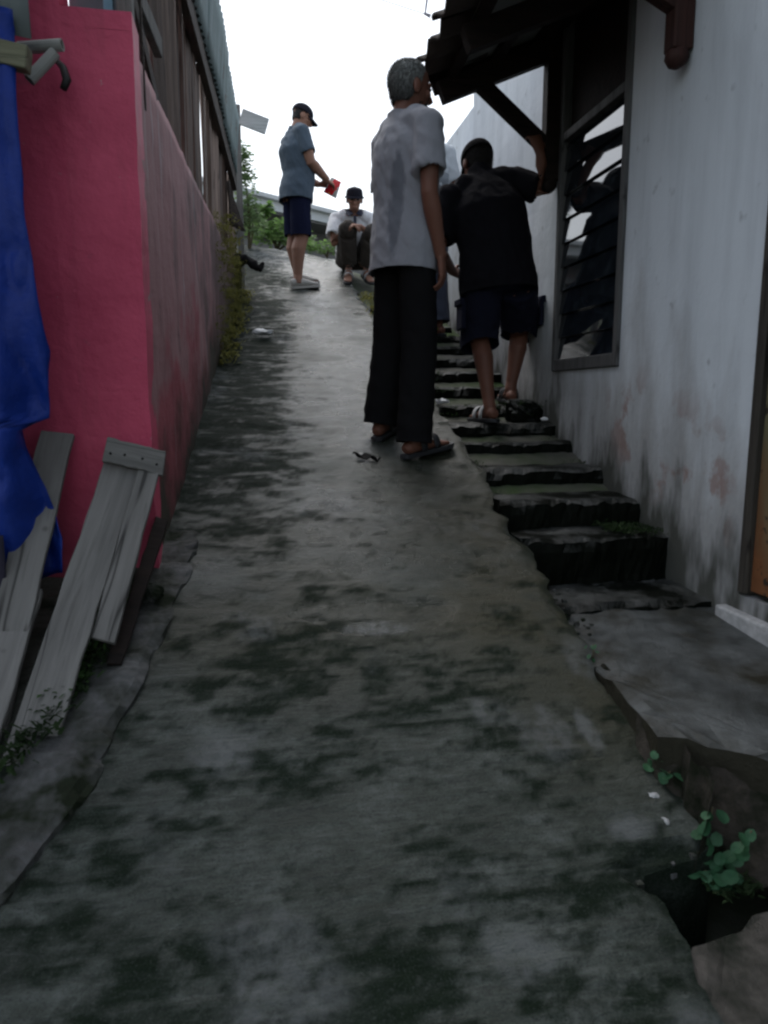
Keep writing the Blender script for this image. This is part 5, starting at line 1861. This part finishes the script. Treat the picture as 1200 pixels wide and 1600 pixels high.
# ---- man in the grey T-shirt
J, s = stand(.675, 3.31, R(62), 1.66, .125)
f, rt, P = J['_f'], J['_r'], J['_P']
hy = R(74)
J['hf'] = V((math.sin(hy), math.cos(hy), -.07))
J['head'] = P(.005, .03, 1.585)
J['sR'] = P(.175, -.01, 1.385)
J['eR'] = P(.205, -.03, 1.10)
J['wR'] = P(.195, .05, .845)
J['sL'] = P(-.165, .02, 1.385)
J['eL'] = P(-.20, .05, 1.11)
J['wL'] = P(-.19, .11, .87)
J['hdL'] = V((0, 0, -1)) + f * .2
J['hnR'] = -rt * .7 - f * .5
for S, a in (('R', R(62)), ('L', R(35))):
    J['ft' + S] = V((math.sin(a), math.cos(a), 0))
    tilt_foot(J, S)
r, H, ax = person(J, 'man in sweat-marked grey T-shirt and black trousers standing with his back turned', 'skinA', s, .0045, (.6, .6))
tee(J, r, 'tee_grey', s, .135, .97, .70, 3, .008, .008, slw=.98)
legs(J, r, 'trs_black', s, 2.06, (.084, .083, .081), 4, .009, .006, bunch=.3)
hair_cap(r, H, ax, 'hairgrey', s, .002, seed=2, amp=.003, nape=-.068, strands=9000, slen=.010)
g = Acc().loft([(H(.022, -.055), .056 * s, .067 * s, ax[0]), (H(.033, -.085), .044 * s, .052 * s, ax[0]), (H(.043, -.110), .027 * s, .034 * s, ax[0]), (H(.047, -.120), .012 * s, .015 * s, ax[0])], 16)
mk('beard', roughen(vox(g, .006, 2), .004, 60, 6), 'hairdark', r, smooth=True)
for S in 'RL':
    footwear(J, r, S, 'sandal', 'sandal', s)

# ---- man in black on the steps
J, s = stand(1.235, 3.70, R(6), 1.62, .10, gzv=(1.40, 1.40))
f, rt, P = J['_f'], J['_r'], J['_P']
J['aL'] = V((1.205, 3.66, 1.363 + .088))
J['kL'] = V((1.185, 3.80, 1.80))
J['aR'] = V((1.415, 3.93, 1.545))
J['kR'] = V((1.475, 3.98, 1.86))
J['pelvis'] = V((1.245, 3.70, 2.12))
J['hipL'] = V((1.165, 3.71, 2.06))
J['hipR'] = V((1.36, 3.71, 2.07))
J['waist'] = V((1.235, 3.72, 2.26))
J['chest'] = V((1.205, 3.76, 2.44))
J['neck'] = V((1.185, 3.83, 2.615))
J['head'] = V((1.185, 3.90, 2.705))
J['hf'] = V((-.10, .86, -.48))
J['hu'] = V((0, .48, .86))
J['sL'] = V((1.005, 3.79, 2.51))
J['sR'] = V((1.355, 3.77, 2.60))
J['eR'] = V((1.475, 3.70, 2.535))
J['wR'] = V((1.44, 3.66, 2.70))
J['hdR'] = V((-.30, .12, .95))
J['hnR'] = V((-.2, 1, 0))
J['tsR'] = -1
J['eL'] = V((.945, 3.76, 2.235))
J['wL'] = V((1.07, 3.93, 2.165))
J['hdL'] = V((.75, .5, -.1))
J['hnL'] = V((.4, -.6, .5))
J['ftL'] = V((-.15, 1, .0))
J['ftR'] = V((.15, 1, .1))
J['rc'] = V((.97, -.1, .22))
r, H, ax = person(J, 'man in black T-shirt and navy cargo shorts climbing the steps, holding the canopy brace', 'skinA', s, .005, (1.1, .6))
tee(J, r, 'tee_black', s, .10, 1.12, .78, 13, .009, .010, slw=1.05, neckr=.062)
sh = legs(J, r, 'shorts_navy', s, 1.10, (.108, .106, .104), 14, .009, .008, 'shorts')
for S, q in (('R', 1), ('L', -1)):
    c = lerp(J['hip' + S], J['k' + S], .55) + V((q * .112 * s, -.01, 0))
    mk('pocket', Acc().box(c, (.025, .12, .15)), 'shorts_navy', sh, bevel=.01)
    mk('pocket_flap', Acc().box(c + V((q * .010, 0, .065)), (.026, .126, .035)), 'shorts_navy', sh, bevel=.006)
hair_cap(r, H, ax, 'hairdark', s, .003, seed=5, amp=.004, nape=-.07, strands=3500, slen=.014)
cap_hat(r, H, ax, 'capb', s)
footwear(J, r, 'L', 'sandal', 'strap', s)
footwear(J, r, 'R', 'sandal', 'sandal', s)

# ---- man in cap with a packet
J, s = stand(.425, 7.02, R(70), 1.60, .085)
f, rt, P = J['_f'], J['_r'], J['_P']
J['hf'] = f * .90 - V((0, 0, .42)) + rt * .25
J['hu'] = V((0, 0, 1)) + f * .45
J['head'] = P(0, .075, 1.575)
J['neck'] = P(0, .005, 1.45)
J['chest'] = P(0, -.01, 1.27)
J['eR'] = P(.215, .06, 1.12)
J['wR'] = P(.13, .27, 1.005)
J['hdR'] = f * .8 - rt * .45 - V((0, 0, .1))
J['hnR'] = -rt * .6 - V((0, 0, .6))
J['eL'] = P(-.215, .06, 1.12)
J['wL'] = P(-.06, .27, 1.01)
J['hdL'] = f * .7 + rt * .5
J['hnL'] = rt * .6 - V((0, 0, .6))
for S in 'RL':
    tilt_foot(J, S)
J['aL'] = J['aL'] + f * .07
r, H, ax = person(J, 'man in slate blue T-shirt, navy shorts and dark cap looking down at a packet', 'skinB', s, .0055, (.9, .9), 1.28)
tee(J, r, 'tee_slate', s, .13, 1.12, .70, 23, .009, .009, belly=.02)
legs(J, r, 'shorts_blue', s, .95, (.102, .098, .094), 24, .009, .006, 'shorts')
hair_cap(r, H, ax, 'hairdark', s, .001, seed=8)
cap_hat(r, H, ax, 'cap', s)
for S in 'RL':
    footwear(J, r, S, 'shoe', 'shoe', s, 'shoe')
pc = lerp(J['wR'], J['wL'], .5) + f * .10 + V((0, -.02, -.035))
def pk(u, v):
    x, z = (u - .5) * .13, (v - .5) * .15
    puff = .022 * (math.sin(math.pi * u) * math.sin(math.pi * v)) ** .6
    return x, z, puff
g = Acc()
for sg in (-1, 1):
    g.grid(lambda u, v, sg=sg: (lambda q: (q[0] * (1 - .25 * v), sg * q[2] + .004 * math.sin(q[0] * 80), q[1]))(pk(u if sg > 0 else 1 - u, v)), 12, 12)
o = mk('snack_packet', g, 'packet', local=True, loc=pc, smooth=True, label="red and white foil packet in the capped man's hands", cat='packet')
o.rotation_euler = (R(8), R(25), R(-4))

# ---- squatting man
x0, y0 = 1.01, 7.45
J, s = stand(x0, y0, R(184), 1.62, .09)
f, rt, P = J['_f'], J['_r'], J['_P']
zg = on(x0, y0)
def Q(u, fo, z):
    return V((x0, y0, zg)) + rt * u + f * fo + V((0, 0, z))
J['aR'], J['aL'] = Q(.06, .12, 0), Q(-.115, .10, 0)
for S in 'RL':
    J['a' + S].z = on(J['a' + S].x, J['a' + S].y) + .088 * s
    J['ft' + S] = f + rt * (.15 if S == 'R' else -.3)
    tilt_foot(J, S)
J['kR'], J['kL'] = Q(.075, .27, .375), Q(-.16, .27, .345)
J['hipR'], J['hipL'] = Q(.085, -.10, .14), Q(-.085, -.10, .14)
J['pelvis'], J['waist'], J['chest'], J['neck'] = Q(0, -.13, .17), Q(0, -.11, .30), Q(0, -.03, .44), Q(0, .07, .575)
J['head'] = Q(0, .13, .685)
J['hf'] = f * .93 - V((0, 0, .30))
J['hu'] = V((0, 0, 1)) + f * .3
J['sR'], J['sL'] = Q(.185, .03, .52), Q(-.185, .03, .52)
J['eR'], J['eL'] = Q(.205, .16, .27), Q(-.235, .17, .29)
J['wR'], J['wL'] = Q(.075, .30, .395), Q(-.035, .31, .40)
J['hdR'], J['hdL'] = -rt * .8 + f * .4, rt * .8 + f * .4
J['hnR'], J['hnL'] = V((0, 0, -1)) - f * .4, V((0, 0, -1)) - f * .4
r, H, ax = person(J, 'man in white polo shirt and dark hat squatting with clasped hands', 'skinB', s, .0055, (1.0, 1.0))
tee(J, r, 'polo', s, .03, 1.02, .72, 33, .009, .008, slw=1.15)
legs(J, r, 'trs_olive', s, 1.9, (.098, .092, .082), 34, .009, .009)
hair_cap(r, H, ax, 'hairdark', s, .001, seed=9)
cap_hat(r, H, ax, 'cap', s, bucket=True)
nk = J['neck']
fn = (f - V((0, 0, .75))).normalized()
col = Acc()
for q in (-1, 1):
    col.add([nk + rt * q * .078 + V((0, 0, .035)) - f * .02, nk + rt * q * .092 + f * .01 - V((0, 0, .005)), nk + rt * q * .055 + f * .105 - V((0, 0, .055)), nk + rt * q * .010 + f * .090 - V((0, 0, .030)), nk + rt * q * .05 + f * .06 + V((0, 0, .02))],
            [(0, 1, 2, 3, 4)] if q < 0 else [(4, 3, 2, 1, 0)])
shell(mk('collar', col, 'collar', r), .008)
ch = J['chest']
pl0 = nk + f * .098 - V((0, 0, .05))
mk('placket', Acc().bar(pl0, pl0 + V((0, 0, -.10)) + f * .035, .028, .012, (f.x, f.y, .3)), 'collar', r, bevel=.002)
for S in 'RL':
    footwear(J, r, S, 'sandal', 'strap', s)

# ---- partly hidden man in white behind the grey shirt
J, s = stand(1.300, 5.55, R(-18), 1.64, .10, gzv=(1.955, 1.955))
f, rt, P = J['_f'], J['_r'], J['_P']
J['hf'] = f * .85 - V((0, 0, .5))
J['hu'] = V((0, 0, 1)) + f * .5
J['head'] = P(-.06, .13, 1.50)
J['neck'] = P(-.02, .04, 1.43)
J['wR'] = P(.17, .17, .95)
J['hdR'] = f * .7 - rt * .4 - V((0, 0, .4))
r, H, ax = person(J, 'man in white shirt with a grey band, mostly hidden behind the grey-shirted man', 'skinA', s, .006, (.5, .5))
t = tee(J, r, 'tee_white', s, .07, 1.03, .70, 43, .009, .008)
g = Acc().loft([(J['waist'] + V((0, 0, .03)), .180 * s, .137 * s, J['rc']), (lerp(J['waist'], J['chest'], .75), .189 * s, .142 * s, J['rc'])], 28, cap=False)
shell(mk('shirt_band', g, 'band', r, smooth=True), .002)
legs(J, r, 'trs_blue', s, 1.93, (.098, .092, .088), 44)
hair_cap(r, H, ax, 'hairdark', s, .007, seed=12)
for S in 'RL':
    footwear(J, r, S, 'sandal', 'sandal', s)
